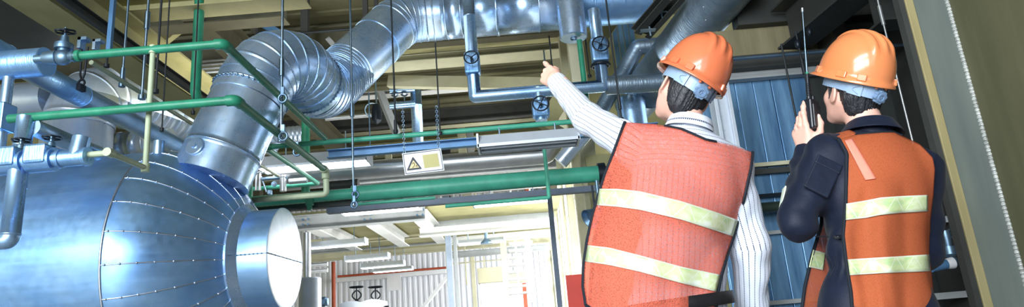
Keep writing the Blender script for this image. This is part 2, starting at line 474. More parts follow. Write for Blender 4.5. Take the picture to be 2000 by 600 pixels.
# post standing against the cladding behind the pointing man's helmet
a = at(1412, 250, 7.2)
m = MB(); m.span((a.x - 0.1, 7.1, 0), (a.x + 0.1, 7.24, at(1405, 150, 7.2).z)); m.span((a.x + 0.06, 7.04, 0), (a.x + 0.1, 7.11, at(1405, 150, 7.2).z)); m.span((a.x - 0.1, 7.04, 0), (a.x - 0.06, 7.11, at(1405, 150, 7.2).z))
for k in range(30): m.ball((a.x - 0.02, 7.098, 0.3 + k * 0.17), 0.008, 8, 6)
struct(m.build('wall_post', M['lamp_body'], bevel=0.006), 'pale blue riveted post behind the pointing man\'s collar')

# the big column at the right edge
YC = 3.3
def up_box(name, pxb, w, Y0, Y1, mat, lab=None, parent=None):
    x = at(pxb, 600, YC).x
    return MB().span((x, Y0, 0), (x + w, Y1, ZC)).build(name, mat, parent, bevel=0.003)
colr = thing('steel_column', 'big grey green steel column with worn cream edge beside the man with the radio', 'column', (at(1990, 600, YC).x, YC, 0))
colr['kind'] = 'structure'
x0 = at(1908, 600, YC).x
MB().span((x0, YC, 0), (x0 + 0.03, YC + 0.05, ZC)).build('back_strip', M['dark_steel'], colr)
m = MB()
m.span((x0 + 0.03, YC - 0.01, 0), (x0 + 0.075, YC + 0.05, ZC)); m.build('edge_plate', M['edge_yellow'], colr, bevel=0.004)
m = MB(); m.span((x0 + 0.075, YC, 0), (x0 + 0.265, YC + 0.03, ZC)); m.build('web', M['column'], colr)
xw = x0 + 0.262
m = MB(); m.span((xw, YC - 0.55, 0), (xw + 0.03, YC + 0.25, ZC)); m.build('flange', M['column_olive'], colr, bevel=0.003)
MB().tube([(xw - 0.001, YC - 0.002, 0), (xw - 0.001, YC - 0.002, ZC)], 0.011, 10, bands=[(k * 0.02 + 0.3, 0.012, 0.0025) for k in range(260)]).build('weld', M['weld'], colr)
tag(colr, None, None)

# ---------------------------------------------------------------- aisle wall (runs away on the right of the hall)
nwin = 0
yps = [10.6, 12.2, 14.2, 17.2, 20.5, 24, 27.5, 30]
for i, (y0, y1) in enumerate(zip(yps, yps[1:])):
    struct(MB().span((RX - 0.16, y0 - 0.12, 0), (RX + 0.1, y0 + 0.12, ZC)).build('wall_post', M['cream'], bevel=0.006), ['pale post at the near end of the aisle wall', 'second pale post along the aisle wall', 'third pale post along the aisle wall', 'fourth pale post along the aisle wall', 'fifth pale post along the aisle wall', 'sixth pale post along the aisle wall', 'last pale post along the aisle wall'][i])
    ya, yb_ = y0 + 0.13, y1 - 0.13
    if i < 1:
        struct(MB().span((RX, ya, 0), (RX + 0.08, yb_, ZC)).build('wall_aisle', M['olive']), 'olive sheet wall between the first two aisle posts')
        continue
    struct(MB().span((RX, ya, 0), (RX + 0.08, yb_, 1.15)).build('wall_aisle', M['white_paint']), 'low white wall under the aisle window')
    struct(MB().span((RX, ya, 4.6), (RX + 0.08, yb_, ZC)).build('wall_aisle', M['white_paint']), 'white wall over the aisle window')
    nwin += 1
    w = struct(MB().span((RX + 0.045, ya, 1.15), (RX + 0.055, yb_, 4.6)).build('window_%d' % nwin, M['glass']), 'bright aisle window with white frame')
    w['group'] = 'aisle windows'
    f = MB()
    for zz in (1.15, 2.3, 3.45, 4.54): f.span((RX - 0.02, ya, zz), (RX + 0.08, yb_, zz + 0.07))
    k = 3
    for j in range(k + 1):
        yy = ya + (yb_ - ya - 0.06) * j / k
        f.span((RX - 0.015, yy, 1.15), (RX + 0.075, yy + 0.06, 4.6))
    f.build('window_frame', M['white_steel'], w)
# red board at the foot of the wall by the pointing man
struct(MB().span((RX - 0.1, 10.3, 0), (5.0, 10.4, 3.5)).build('wall_end', M['olive']), 'low olive wall closing the aisle beside the pale post')
struct(MB().span((RX + 0.1, 13.2, 3.0), (6, 13.3, ZC)).build('wall_upper', M['olive']), 'olive upper wall behind the foil pipes')
struct(MB().span((RX + 0.7, 10.27, 0), (RX + 0.9, 10.3, 3.4)).build('wall_post', M['cream']), 'cream strip on the low olive wall behind the vest')
tag(MB().span((xat(1112, 7.9, 1.0).x, 7.88, 0.0), (xat(1150, 7.9, 1.0).x, 7.93, at(1120, 537, 7.9).z)).build('red_board', M['red'], bevel=0.004), 'plain red board standing against the pale post', 'board')
# ================================================================== roof steel and mezzanine
OL = 'olive'
L_ = 'roof beam'
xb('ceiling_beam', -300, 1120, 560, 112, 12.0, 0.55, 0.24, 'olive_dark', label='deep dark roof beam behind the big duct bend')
xb('ceiling_beam', -300, 1130, 900, 121, 12.6, 0.14, 0.5, 'cream', label='pale flat roof rail under the high duct')
xb('ceiling_beam', -200, 1150, 900, 86, 13.2, 0.12, 0.6, 'olive', label='olive roof rail just under the high duct')
xb('ceiling_beam', 560, 1150, 900, 176, 15.4, 0.10, 0.3, 'white_steel', label='thin white roof rail behind the valve elbow')
xb('ceiling_beam', 100, 1150, 900, 238, 16.6, 0.40, 0.2, 'dark_steel', label='dark roof beam over the blue rail')
xb('ceiling_beam', 100, 1100, 900, 246, 17.5, 0.07, 0.3, 'cream', label='slim pale rail over the blue rail')
xb('ceiling_beam', 100, 1100, 750, 282, 19.0, 0.28, 0.2, 'olive', label='olive roof beam behind the lit lamp')
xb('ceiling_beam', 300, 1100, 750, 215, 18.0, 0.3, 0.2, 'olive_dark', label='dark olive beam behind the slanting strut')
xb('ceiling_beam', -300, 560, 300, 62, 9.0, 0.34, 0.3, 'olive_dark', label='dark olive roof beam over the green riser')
xb('ceiling_beam', -300, 600, 250, 34, 7.6, 0.18, 0.34, 'olive', label='olive roof rail over the long insulated pipe')
xb('ceiling_beam', -100, 1100, 800, 330, 24.0, 0.35, 0.2, 'cream', label='cream beam far behind the warning sign')
xb('ceiling_beam', -100, 1100, 800, 362, 25.0, 0.35, 0.2, 'olive_dark', label='dark beam far behind the warning sign')
# slanting braces (each its own member)
def brace(name, a, b, w, h, mat, lab):
    m = MB(); m.bar(at(*a), at(*b), w, h); return struct(m.build(name, M[mat], bevel=0.004), lab)
brace('ceiling_brace', (760, 160, 13.6), (1130, 166, 12.8), 0.18, 0.26, 'cream', 'cream brace behind the valve and its elbow')
brace('ceiling_brace', (742, 180, 15.0), (775, 262, 15.2), 0.16, 0.16, 'grey_steel', 'grey slanting strut over the blue rail')
brace('ceiling_brace', (1060, 250, 11.0), (1190, 45, 11.2), 0.22, 0.3, 'olive', 'olive slanting brace beside the raised arm')
brace('ceiling_brace', (290, 95, 9.4), (425, -10, 9.6), 0.14, 0.22, 'olive', 'olive slanting brace over the green riser')
brace('ceiling_brace', (470, 20, 11.0), (560, 75, 11.0), 0.08, 0.14, 'blue_steel', 'steel angle strut over the big duct bend')
brace('ceiling_brace', (455, 10, 11.4), (520, 75, 11.4), 0.14, 0.2, 'olive_dark', 'dark slanting brace over the big duct bend')
brace('ceiling_brace', (640, 75, 11.2), (660, 98, 11.2), 0.06, 0.09, 'grey_steel', 'short pale strut beside the duct dip')
brace('ceiling_brace', (438, 92, 9.6), (470, 128, 9.6), 0.05, 0.08, 'grey_steel', 'short pale strut under the green pipe elbow')
for px, top, bot, Y, w, mat, lab in ((452, -20, 85, 11.0, 0.06, 'dark_steel', 'dark hanger post over the green elbow'),
        (502, -20, 100, 11.2, 0.05, 'dark_steel', 'thin dark hanger post over the duct bend'),
        (522, -20, 70, 11.3, 0.05, 'dark_steel', 'second thin dark hanger post over the duct bend'),
        (540, -20, 40, 11.3, 0.10, 'dark_steel', 'broad dark hanger post over the duct bend'),
        (596, -20, 90, 11.0, 0.13, 'dark_steel', 'broad dark post behind the duct bend'),
        (715, -20, 70, 11.0, 0.09, 'dark_steel', 'dark hanger post over the duct dip'),
        (737, -20, 85, 11.2, 0.07, 'dark_steel', 'slim dark hanger post over the duct dip'),
        (213, -20, 98, 6.4, 0.045, 'blue_steel', 'blue steel hanger post beside the first valve'),
        (22, 60, 110, 8.0, 0.10, 'dark_steel', 'dark post over the capped header'),
        (1072, 190, 250, 14.5, 0.2, 'dark_steel', 'dark post under the pointing hand')):
    a = at(px, bot, Y); b = zat(top, a.x, Y)
    struct(MB().span((a.x - w / 2, Y - w / 2, a.z), (a.x + w / 2, Y + w / 2, min(ZC, b.z))).build('ceiling_post', M[mat]), lab)

# the two long beams running away on the left
p = at(100, 34, 6.2)
m = MB(); m.ibeam((p.x, 3.2, p.z + 0.28), (p.x, 11.3, p.z + 0.28), 0.42, 0.55, 0.03, 0.02)
struct(m.build('ceiling_beam', M['olive']), 'wide olive roof beam running away over the first valve')
m = MB(); m.channel((p.x + 0.30, 3.2, p.z + 0.06), (p.x + 0.30, 11.3, p.z + 0.06), 0.06, 0.12)
tag(m.build('cable_tray', M['dark_steel']), 'dark cable channel along the wide olive roof beam', 'cable tray')
m = MB(); m.span((p.x - 4.5, 4.5, p.z + 0.5), (p.x - 0.2, 8.0, p.z + 0.55))
struct(m.build('ceiling_panel', M['dark_steel']), 'dark roof panel behind the capped header')
m = MB(); p2 = at(230, 20, 8.0); m.ibeam((p2.x + 0.6, 6, p2.z + 0.45), (p2.x + 0.6, 26, p2.z + 0.45), 0.3, 0.5, 0.03, 0.02)
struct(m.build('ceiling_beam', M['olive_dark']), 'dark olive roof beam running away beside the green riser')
# row of conduits under the roof
for k in range(4):
    Y = 10.4 + 0.09 * k; a = at(400, 137 - 7.5 * k + 5, Y)
    tag(MB().tube([xat(215 + 6 * k, Y, a.z), xat(720, Y, a.z)], 0.026, 10).build('conduit', M['jacket_grey']), ['lowest of the four pale conduits under the roof', 'second lowest of the four pale conduits', 'second highest of the four pale conduits', 'highest of the four pale conduits under the roof'][k], 'conduit', 'pale conduits under the roof')
a = at(600, 64, 10.9); z = a.z
tag(MB().tube([xat(300, 10.9, z), xat(720, 10.9, z)], 0.025, 10).build('conduit', M['rod_dark']), 'thin dark conduit crossing behind the duct bend', 'conduit')

# ---------------------------------------------------------------- mezzanine in the middle distance
YM = 15.0
a = at(700, 440, YM); zb = a.z
MZ = zb + 0.36
mb_ = xb('mezzanine_beam', 560, 830, 700, 441, YM, 0.34, 0.2, 'grey_steel', label='grey mezzanine edge beam with bolt holes')
for px in (592, 602, 712, 724, 815, 826):
    for dz in (0.10, 0.22):
        q = xat(px, YM - 0.1, zb + dz)
        MB().lathe(q, (0, -1, 0), [(0, 0), (0.001, 0.028), (0.02, 0.028), (0.02, 0)], 8).build('bolt', M['cast'], mb_)
struct(MB().span((xat(560, YM, zb).x, YM + 0.1, MZ - 0.02), (RX - 0.2, 22.5, MZ + 0.06)).build('mezzanine_deck', M['olive']), 'olive underside of the mezzanine deck')
for k, px in enumerate((612, 728, 822)):
    q = xat(px, YM + 0.1, zb)
    m = MB(); m.ibeam((q.x, YM + 0.1, zb + 0.12), (q.x, 19.2, zb + 0.12), 0.30, 0.3, 0.03, 0.02)
    struct(m.build('mezzanine_beam', M['white_steel']), ['white beam under the mezzanine nearest the tank', 'white beam under the middle of the mezzanine', 'white beam under the open end of the mezzanine'][k])
xb('mezzanine_beam', 820, 1085, 960, 452, 16.4, 0.2, 0.3, 'white_steel', label='long white mezzanine rail under the green pipe')
xb('mezzanine_beam', 820, 1082, 960, 441, 17.4, 0.36, 0.2, 'grey_steel', label='deep grey mezzanine beam under the railing')
xb('mezzanine_beam', 600, 1075, 760, 470, 19.4, 0.2, 0.2, 'cream', label='cream beam behind the hanging lamps')
xb('mezzanine_beam', 600, 1075, 760, 484, 21.4, 0.16, 0.2, 'grey_steel', label='grey beam behind the hanging lamps')
xb('mezzanine_beam', 600, 1075, 760, 500, 24.5, 0.5, 0.2, 'cream', label='cream beam at the top of the far corrugated wall')
xb('mezzanine_beam', 880, 1075, 960, 472, 20.4, 0.22, 0.2, 'white_steel', label='white beam over the far stair rungs')
xb('mezzanine_beam', 880, 1075, 960, 498, 22.4, 0.2, 0.2, 'grey_steel', label='grey beam over the far stair rungs')
# railing on the mezzanine
def railing(px0, px1, pyb, Y, hgt, n, lab, mat='white_steel'):
    a = at(px0, pyb, Y); b = xat(px1, Y, a.z)
    r = thing('guard_railing', lab, 'railing', ((a + b) / 2)[:])
    for k in range(n + 1):
        q = a.lerp(b, k / n); MB().span((q.x - 0.025, Y - 0.025, q.z), (q.x + 0.025, Y + 0.025, q.z + hgt)).build('post', M[mat], r)
    for f, nm in ((0.97, 'top_rail'), (0.5, 'middle_rail')):
        MB().tube([a + V((0, 0, hgt * f)), b + V((0, 0, hgt * f))], 0.024, 8).build(nm, M[mat], r)
    return r
railing(850, 1075, 420, 17.5, 1.05, 6, 'white guard railing on the mezzanine under the green pipe')
railing(900, 1060, 415, 20.5, 1.3, 7, 'grey guard railing behind the white mezzanine railing', 'grey_steel')
railing(560, 840, 320, 22.0, 1.1, 8, 'pale guard railing behind the warning sign', 'cream')
railing(875, 985, 560, 24.0, 1.6, 3, 'cream railing on the far platform', 'cream')
# posts
for px, bot, top, Y, w, mat, lab in ((884, 620, 380, 18.5, 0.16, 'post_blue', 'blue grey mezzanine post beside its twin'),
        (897, 620, 380, 18.9, 0.10, 'grey_steel', 'slimmer grey mezzanine post beside the blue grey one'),
        (990, 585, 462, 19.0, 0.14, 'cream', 'cream post at the foot of the far stair rungs'),
        (1042, 590, 462, 19.6, 0.12, 'white_steel', 'white post at the end of the far stair rungs'),
        (876, 400, 260, 20.0, 0.3, 'dark_steel', 'dark post under the blue rail'),
        (1094, 600, 370, 11.0, 0.08, 'slate', 'dark slim post before the aisle wall'),
        (930, 620, 500, 27, 0.16, 'cream', 'thin cream post near the far wall'),
        (760, 330, 290, 17, 0.16, 'cream', 'short cream post over the silver pipe'),
        (905, 320, 250, 18, 0.22, 'cream', 'short cream post behind the unlit lamp'),
        (922, 325, 255, 18.4, 0.2, 'grey_steel', 'short grey post behind the unlit lamp'),
        (500, 420, 330, 16, 0.25, 'olive_dark', 'dark post behind the small pipes')):
    a = at(px, bot, Y); b = zat(top, a.x, Y)
    struct(MB().span((a.x - w / 2, Y - w / 2, max(0, a.z)), (a.x + w / 2, Y + w / 2, b.z)).build('mezzanine_post', M[mat]), lab)
# stair rungs / storage rack between the two posts
rk = thing('storage_rack', 'white rack of level shelves beside the cream post', 'rack', at(1015, 585, 19.3)[:])
for k in range(8):
    py = 478 + k * 14; a = at(994, py, 19.3); b = xat(1040, 19.3, a.z)
    MB().span((a.x, 19.2, a.z), (b.x, 19.7, a.z + 0.05)).build('shelf', M['white_steel'], rk)
for px in (996, 1016, 1036):
    a = at(px, 590, 19.55); b = zat(466, a.x, 19.55); MB().span((a.x - 0.03, 19.52, max(0, a.z)), (a.x + 0.03, 19.58, b.z)).build('upright', M['white_steel'], rk)
for k, (px, w, h, c) in enumerate(((960, 0.9, 0.5, 'olive'), (1010, 0.8, 0.4, 'olive'))):
    a = at(px, 552, 22.0)
    tag(MB().span((a.x - w / 2, 22, a.z), (a.x + w / 2, 22.6, a.z + h)).build('bench_cabinet', M['cream'], bevel=0.02), ['cream bench cabinet on the far platform', 'cream bench cabinet behind the white rack'][k], 'cabinet')
    tag(MB().span((a.x - w / 2 + 0.05, 22.05, 0), (a.x + w / 2 - 0.05, 22.55, a.z)).build('bench_stand', M['white_paint'], bevel=0.02), ['white stand under the far bench cabinet', 'white stand under the cabinet behind the rack'][k], 'stand')
a = at(1027, 595, 20.5)
tag(MB().span((a.x - 0.06, 20.4, 0), (a.x + 0.06, 20.5, at(1027, 553, 20.5).z)).build('orange_post', M['rust'], bevel=0.01), 'short orange marker post beside the far rack', 'post')
# far wall fittings
a = at(652, 600, 28.0); zt = at(652, 512, 28.0).z
tag(MB().tube([(a.x, 28, 0), (a.x, 28, zt)], 0.085, 12).build('red_oxide_pipe', M['rust']), 'upright red oxide pipe on the far white wall', 'pipe')
zt2 = at(655, 541, 28.2).z
tag(MB().tube([(a.x + 0.12, 28.2, zt2), xat(872, 28.2, zt2)], 0.05, 10).build('red_oxide_pipe', M['rust']), 'level red oxide pipe across the far white wall', 'pipe')
for k, (px0, px1, py) in enumerate(((655, 872, 552),)):
    q = at(px0, py, 29.4); tag(MB().span(q, xat(px1, 29.6, q.z) + V((0, 0.1, 0.18))).build('cable_trunking', M['white_paint']), ['white trunking under the red oxide pipe', 'lower white trunking on the far wall'][k], 'trunking')
a = at(770, 552, 29.0); tag(MB().span((a.x - 0.3, 28.95, a.z - 0.35), (a.x + 0.3, 29.0, a.z + 0.3)).build('notice_board', M['white_paint']), 'small blank white notice on the far wall', 'notice')
m = MB(); m.bar(at(815, 615, 26), at(876, 538, 26), 0.3, 0.12); tag(m.build('stair_stringer', M['white_paint']), 'white slanting stair stringer by the far wall', 'stair')
# two hand-wheel valves on a low jacketed box at the bottom
def far_valve(px, lab):
    Y = 9.0; b = at(px, 589, Y); t = at(px, 561, Y)
    r = thing('gate_valve', lab, 'valve', (b.x, Y, b.z - 0.02), 'valves on the low jacketed box')
    MB().lathe((b.x, Y, b.z - 0.03), (0, 0, 1), [(0, 0.05), (0.03, 0.05), (0.03, 0.028), (0.06, 0.02), (0.06, 0)], 14).build('bonnet', M['black'], r)
    MB().tube([(b.x, Y, b.z), (b.x, Y, t.z)], 0.009, 8).build('stem', M['black'], r)
    m = MB()
    for sgn in (-1, 1):
        m.tube(spline([(b.x + sgn * 0.012, Y, b.z + 0.02), (b.x + sgn * 0.055, Y, b.z + 0.06), (b.x + sgn * 0.055, Y, b.z + 0.1), (b.x + sgn * 0.012, Y, b.z + 0.145)], 5), 0.009, 8)
    m.build('yoke', M['black'], r)
    m = MB(); c = V((b.x, Y, t.z)); m.ring(c, (0, 0, 1), 0.088, 0.011, 24, 8)
    for k in range(4): m.bar(c, c + V((math.cos(k * math.pi / 2 + .4), math.sin(k * math.pi / 2 + .4), 0)) * 0.088, 0.016, 0.01)
    m.ball(c, 0.018); m.build('handwheel', M['black'], r)
far_valve(697, 'black handwheel valve on the low box nearer the tank')
far_valve(734, 'black handwheel valve on the low box further from the tank')
Y = 9.0; a = at(670, 589, Y); b = at(752, 589, Y)
bx = thing('valve_box', 'low cream jacketed box carrying two black handwheel valves', 'box', ((a.x + b.x) / 2, Y, 0))
m = MB(); zz = a.z
m.grid([[V((a.x + (b.x - a.x) * i / 8, Y + dy, zz - 0.25 * (1 if dz < 0 else 0) + (0.03 * abs(math.sin(i * math.pi / 4)) - 0.04 if dz > 0 else 0))) for i in range(9)] for dy, dz in ((-0.16, -1), (-0.16, 1), (0.16, 1), (0.16, -1))], smooth=False)
for i in (0, 8):
    x = a.x + (b.x - a.x) * i / 8; q = m.add([(x, Y - 0.16, zz - 0.25), (x, Y - 0.16, zz - 0.04), (x, Y + 0.16, zz - 0.04), (x, Y + 0.16, zz - 0.25)]); m.face((q, q + 1, q + 2, q + 3))
m.build('jacket', M['jacket_grey'], bx)
MB().span((a.x + 0.05, Y - 0.1, 0), (a.x + 0.1, Y + 0.1, zz - 0.2)).build('leg', M['grey_steel'], bx)
MB().span((b.x - 0.1, Y - 0.1, 0), (b.x - 0.05, Y + 0.1, zz - 0.2)).build('leg', M['grey_steel'], bx)
MB().tube([(b.x - 0.01, Y, zz - 0.12), (b.x + 0.05, Y, zz - 0.12)], 0.018, 10).build('stub', M['black'], bx)
# standing tank and upright pipe behind the manhole
a = at(608, 545, 11.5); r_ = 0.19
tag(MB().lathe((a.x - 0.02, 11.5, 0), (0, 0, 1), [(0, r_), (a.z, r_), (a.z + 0.02, r_ - 0.02), (a.z + 0.02, 0)], 36).build('standing_tank', M['lamp_body']), 'pale standing tank beside the round manhole', 'tank')
a = at(600, 545, 12.4); b = zat(455, a.x, 12.4)
tag(MB().tube([(a.x, 12.4, 0), b], 0.07, 16).build('upright_pipe', M['jacket_grey']), 'short upright silver pipe behind the standing tank', 'pipe')
a = at(632, 590, 12.0)
mt = thing('pump_motor', 'small grey pump motor beside the standing tank', 'motor', (a.x, 12.0, a.z))
MB().lathe((a.x - 0.12, 12, a.z), (1, 0, 0), [(0, 0), (0.0, 0.09), (0.16, 0.09), (0.2, 0.06), (0.2, 0)], 20).build('housing', M['cast'], mt)
MB().span((a.x - 0.1, 11.92, 0), (a.x + 0.05, 12.08, a.z - 0.08)).build('pedestal', M['grey_steel'], mt)
for k, py in enumerate((520, 532)):
    a = at(590, py, 14.0); tag(MB().tube([a, xat(640, 14.0, a.z)], 0.045, 12).build('silver_pipe', M['jacket_grey']), ['upper short silver pipe behind the manhole', 'lower short silver pipe behind the manhole'][k], 'pipe')
# ================================================================== the big horizontal vessel
YV = 7.0
pc = at(557, 505, YV); ZV = pc.z; XF = pc.x               # centre of the manhole cover
RV, RN = 1.25, 0.60
XS, XN, XB = -3.70, -2.90, -2.84
ves = thing('pressure_vessel', 'huge blue grey metal clad vessel with domed ribbed end and round manhole', 'tank', (-5, YV, 0))
ax = V((1, 0, 0)); ov = V((0, YV, ZV))
m = MB(); m.lathe(V((-9.5, YV, ZV)), ax, [(0, 0), (0, RV), (2.0, RV), (2.005, RV + .004), (2.03, RV + .004), (2.035, RV), (4.6, RV), (4.605, RV + .005), (4.63, RV + .005), (4.635, RV), (XS + 9.5, RV)], 128)
m.build('shell', M['vessel'], ves)
def head_r(t):          # t 0..1 from the seam to the neck
    return RN + (RV - RN) * (1 - t ** 1.75) ** 0.82
prof = [(XS + (XN - XS) * (i / 20), head_r(i / 20)) for i in range(21)]
MB().lathe(ov, ax, prof + [(XN + 0.01, RN - 0.02)], 128).build('domed_head', M['vessel'], ves)
MB().ring(V((XS, YV, ZV)), ax, RV + 0.002, 0.011, 128, 8).build('seam', M['cap'], ves)
NG = 26
for g in range(NG):
    th = math.radians(4) + 2 * math.pi * g / NG
    d = V((0, math.cos(th), math.sin(th)))
    m = MB(); pts = [V((x, YV, ZV)) + d * (r + 0.001) for x, r in prof]
    m.tube(pts, 0.0065, 6)
    for i in range(1, 20, 3): m.ball(pts[i] + d * 0.006, 0.011, 6, 4)
    m.build('gore_seam', M['cap'], ves)
# neck flange and manhole
RM = 0.535
MB().lathe(ov, ax, [(XN - 0.02, RN - 0.1), (XN - 0.02, RN + 0.005), (XN + 0.02, RN + 0.012), (XN + 0.05, RN - 0.02), (XN + 0.09, RM + 0.012), (XN + 0.10, RM)], 96).build('neck_flange', M['duct'], ves)
man = MB().lathe(ov, ax, [(XN + 0.08, RM - 0.03), (XN + 0.085, RM), (XF - 0.012, RM), (XF - 0.010, RM + 0.006), (XF + 0.004, RM + 0.006), (XF + 0.006, RM)], 96).build('manhole', M['vessel'], ves)
MB().lathe(ov, ax, [(XF - 0.01, RM), (XF + 0.006, RM), (XF + 0.012, RM - 0.02), (XF + 0.012, 0)], 96).build('manhole_cover', M['cap'], man)
m = MB(); zz = ZV + 0.0
m.tube([(XN + 0.02, YV - RN - 0.004, zz), (XN + 0.10, YV - RM - 0.004, zz), (XF, YV - RM - 0.004, zz), (XF + 0.014, YV - RM, zz), (XF + 0.014, YV + RM, zz)], 0.005, 6)
for k in range(8): m.ball((XN + 0.06 + k * (XF - XN - 0.06) / 8, YV - RM - 0.008, zz), 0.009, 6, 4)
for k in range(9): m.ball((XF + 0.016, YV - RM + 0.1 + k * 0.11, zz), 0.008, 6, 4)
m.build('split_seam', M['cast'], man)
for x in (-8.2, -5.2): MB().span((x - 0.15, YV - 0.8, 0), (x + 0.15, YV + 0.8, ZV - RV * 0.74)).build('saddle', M['grey_steel'], ves)

# ================================================================== the big duct
def ring_bands(a, b, step, w=0.018, d=0.008):
    out = []; x = a
    while x <= b: out.append((x, w, d)); x += step
    return out
RD = 0.40
leg = [at(412, 352, 6.75), at(432, 308, 6.8), at(455, 258, 6.86), at(483, 202, 6.95)]
arch = [at(497, 172, 7.0), at(512, 148, 7.05), at(534, 131, 7.15), at(560, 127, 7.3), at(582, 136, 7.5), at(600, 156, 7.75)]
dip = [at(613, 169, 7.95), at(630, 173, 8.2), at(650, 163, 8.5), at(674, 141, 8.8)]
diag = [at(735, 84, 9.3)]
pe = at(860, 30, 9.75)
bend = [at(768, 52, 9.55), at(790, 38, 9.65), at(820, 33, 9.72), pe]
def lens(p): return sum((b - a).length for a, b in zip(p, p[1:]))
duct = thing('steam_duct', 'huge shining S-bent metal duct rising from the vessel', 'duct', leg[0][:])
pth = spline([leg[0], leg[1], leg[2], leg[3]], 6)
MB().tube(pth, RD, 72, bands=[(0.32, 0.012, 0.006), (lens(pth) - 0.03, 0.03, 0.012)]).build('riser', M['duct'], duct)
# riser trimmings: lap seam, scalloped collar, round inspection plate
sp = at(383, 288, 6.42)
pb = spline([leg[3], *arch, dip[0]], 12); Lb = lens(pb)
MB().tube(pb, RD + 0.012, 72, bands=ring_bands(0.12, Lb - 0.1, 0.125, 0.016, 0.007)).build('bend', M['duct'], duct)
pdp = spline([arch[-1], *dip, diag[0]], 12)
i0 = len(pdp) // 6
pdp = pdp[12:]; Ld = lens(pdp)
MB().tube(pdp, RD - 0.004, 72, bands=ring_bands(0.04, Ld * 0.62, 0.085, 0.014, 0.006)).build('dip', M['duct'], duct)
pbd = fillet([diag[0].lerp(bend[0], 0.0), bend[0], bend[1], bend[2], pe], 0.0); pbd = spline([diag[0], *bend], 10); Lq = lens(pbd)
MB().tube(pbd, RD + 0.006, 72, bands=ring_bands(Lq * 0.34, Lq * 0.95, 0.13, 0.016, 0.007)).build('upper_bend', M['duct'], duct)
endx = xat(1130, 9.75, pe.z)
L2 = (endx - pe).length
MB().tube([pe, endx], RD, 72, bands=[(0.1, 0.02, 0.008), (0.35, 0.02, 0.008), (0.92, 0.05, 0.012), (1.6, 0.02, 0.006)]).build('run', M['duct'], duct)
e2 = xat(1265, 9.75, pe.z)
tag(MB().tube([endx + V((0.02, 0, 0)), e2], RD * 0.98, 64).build('insulated_duct', M['foil']), 'crinkled foil duct end beyond the round canister', 'duct')
# dashed stitched edge on the bend collar
def stitches(path_pt, dirn, R, n, parent, name='rivet_seam'):
    a, _ = frame_of(dirn); b = dirn.normalized().cross(a); N = n * 8
    pts = [path_pt + (a * math.cos(2 * math.pi * k / N) + b * math.sin(2 * math.pi * k / N)) * R for k in range(N + 1)]
    return MB().tube(pts, 0.01, 8, cap=False, rf=lambda s_, L: 0.006 + 0.013 * max(0.0, math.cos(2 * math.pi * n * s_ / L)) ** 2).build(name, M['cast'], parent)
stitches(pb[6], (pb[7] - pb[5]), RD + 0.016, 44, duct)
stitches(pb[-8], (pb[-7] - pb[-9]), RD + 0.016, 54, duct)
# inspection plate on the riser
dn = (CAM - sp).normalized(); axr = (leg[3] - leg[0]).normalized(); c_ax = leg[1]
q = c_ax + axr * (sp - c_ax).dot(axr); nrm = (sp - q).normalized(); sp = q + nrm * (RD - 0.012)
MB().lathe(sp, nrm, [(0, 0.10), (0.022, 0.10), (0.03, 0.09), (0.03, 0.03), (0.05, 0.025), (0.05, 0)], 32).build('inspection_plate', M['duct'], duct)
a = at(1120, 70, 9.0); t_ = zat(-40, a.x, 9.0)
can = thing('canister', 'shining round canister hung at the end of the high duct', 'canister', (a.x, 9.0, a.z))
MB().lathe((a.x, 9.0, a.z - 0.04), (0, 0, 1), [(0, 0), (0, 0.19), (0.01, 0.205), (t_.z - a.z, 0.205), (t_.z - a.z, 0)], 48).build('shell', M['duct'], can)
MB().lathe((a.x, 9.0, a.z - 0.055), (0, 0, 1), [(0, 0.05), (0.02, 0.05)], 16).build('outlet', M['cast'], can)

# ================================================================== jacketed pipes
def pipe(name, pts, r, mat, label, rad=None, cat='pipe', seg=24, bands=(), group=None, cap=True):
    p = fillet(pts, rad, 8) if rad else [V(q) for q in pts]
    return tag(MB().tube(p, r, seg, bands=bands, cap=cap).build(name, M[mat] if isinstance(mat, str) else mat), label, cat, group)
def valve(name, c, out, R, label, body=None, mat='black', spokes=3, stem=0.16, body_mat='foil', bonnet=True, bolt=True):
    """hand-wheel valve: c on the pipe axis, stem pointing along out"""
    c = V(c); out = V(out).normalized(); r = thing(name, label, 'valve', c[:])
    if body:
        o = MB(); o.box(c, body); o.build('body', M[body_mat], r, bevel=min(body) * 0.16)
    w = c + out * stem; a, b = frame_of(out)
    MB().lathe(c, out, [(0.0, 0.055 * R / 0.1), (stem * 0.45, 0.05 * R / 0.1), (stem * 0.46, 0.03 * R / 0.1), (stem * 0.7, 0.026 * R / 0.1), (stem * 0.7, 0)], 14).build('bonnet', M['cast'], r)
    MB().tube([c + out * stem * 0.5, w + out * 0.03], 0.010 * R / 0.1, 8).build('stem', M['cast'], r)
    m = MB(); m.ring(w, out, R, R * 0.10, 28, 8)
    for k in range(spokes):
        t = 2 * math.pi * k / spokes + 0.5; d = a * math.cos(t) + b * math.sin(t); m.tube([w + d * R * 0.12, w + d * R * 0.6 + out * R * 0.08, w + d * R], R * 0.075, 8)
    m.lathe(w - out * R * 0.15, out, [(0, 0), (0, R * 0.2), (R * 0.3, R * 0.18), (R * 0.3, 0)], 12)
    m.build('handwheel', M[mat], r)
    return r

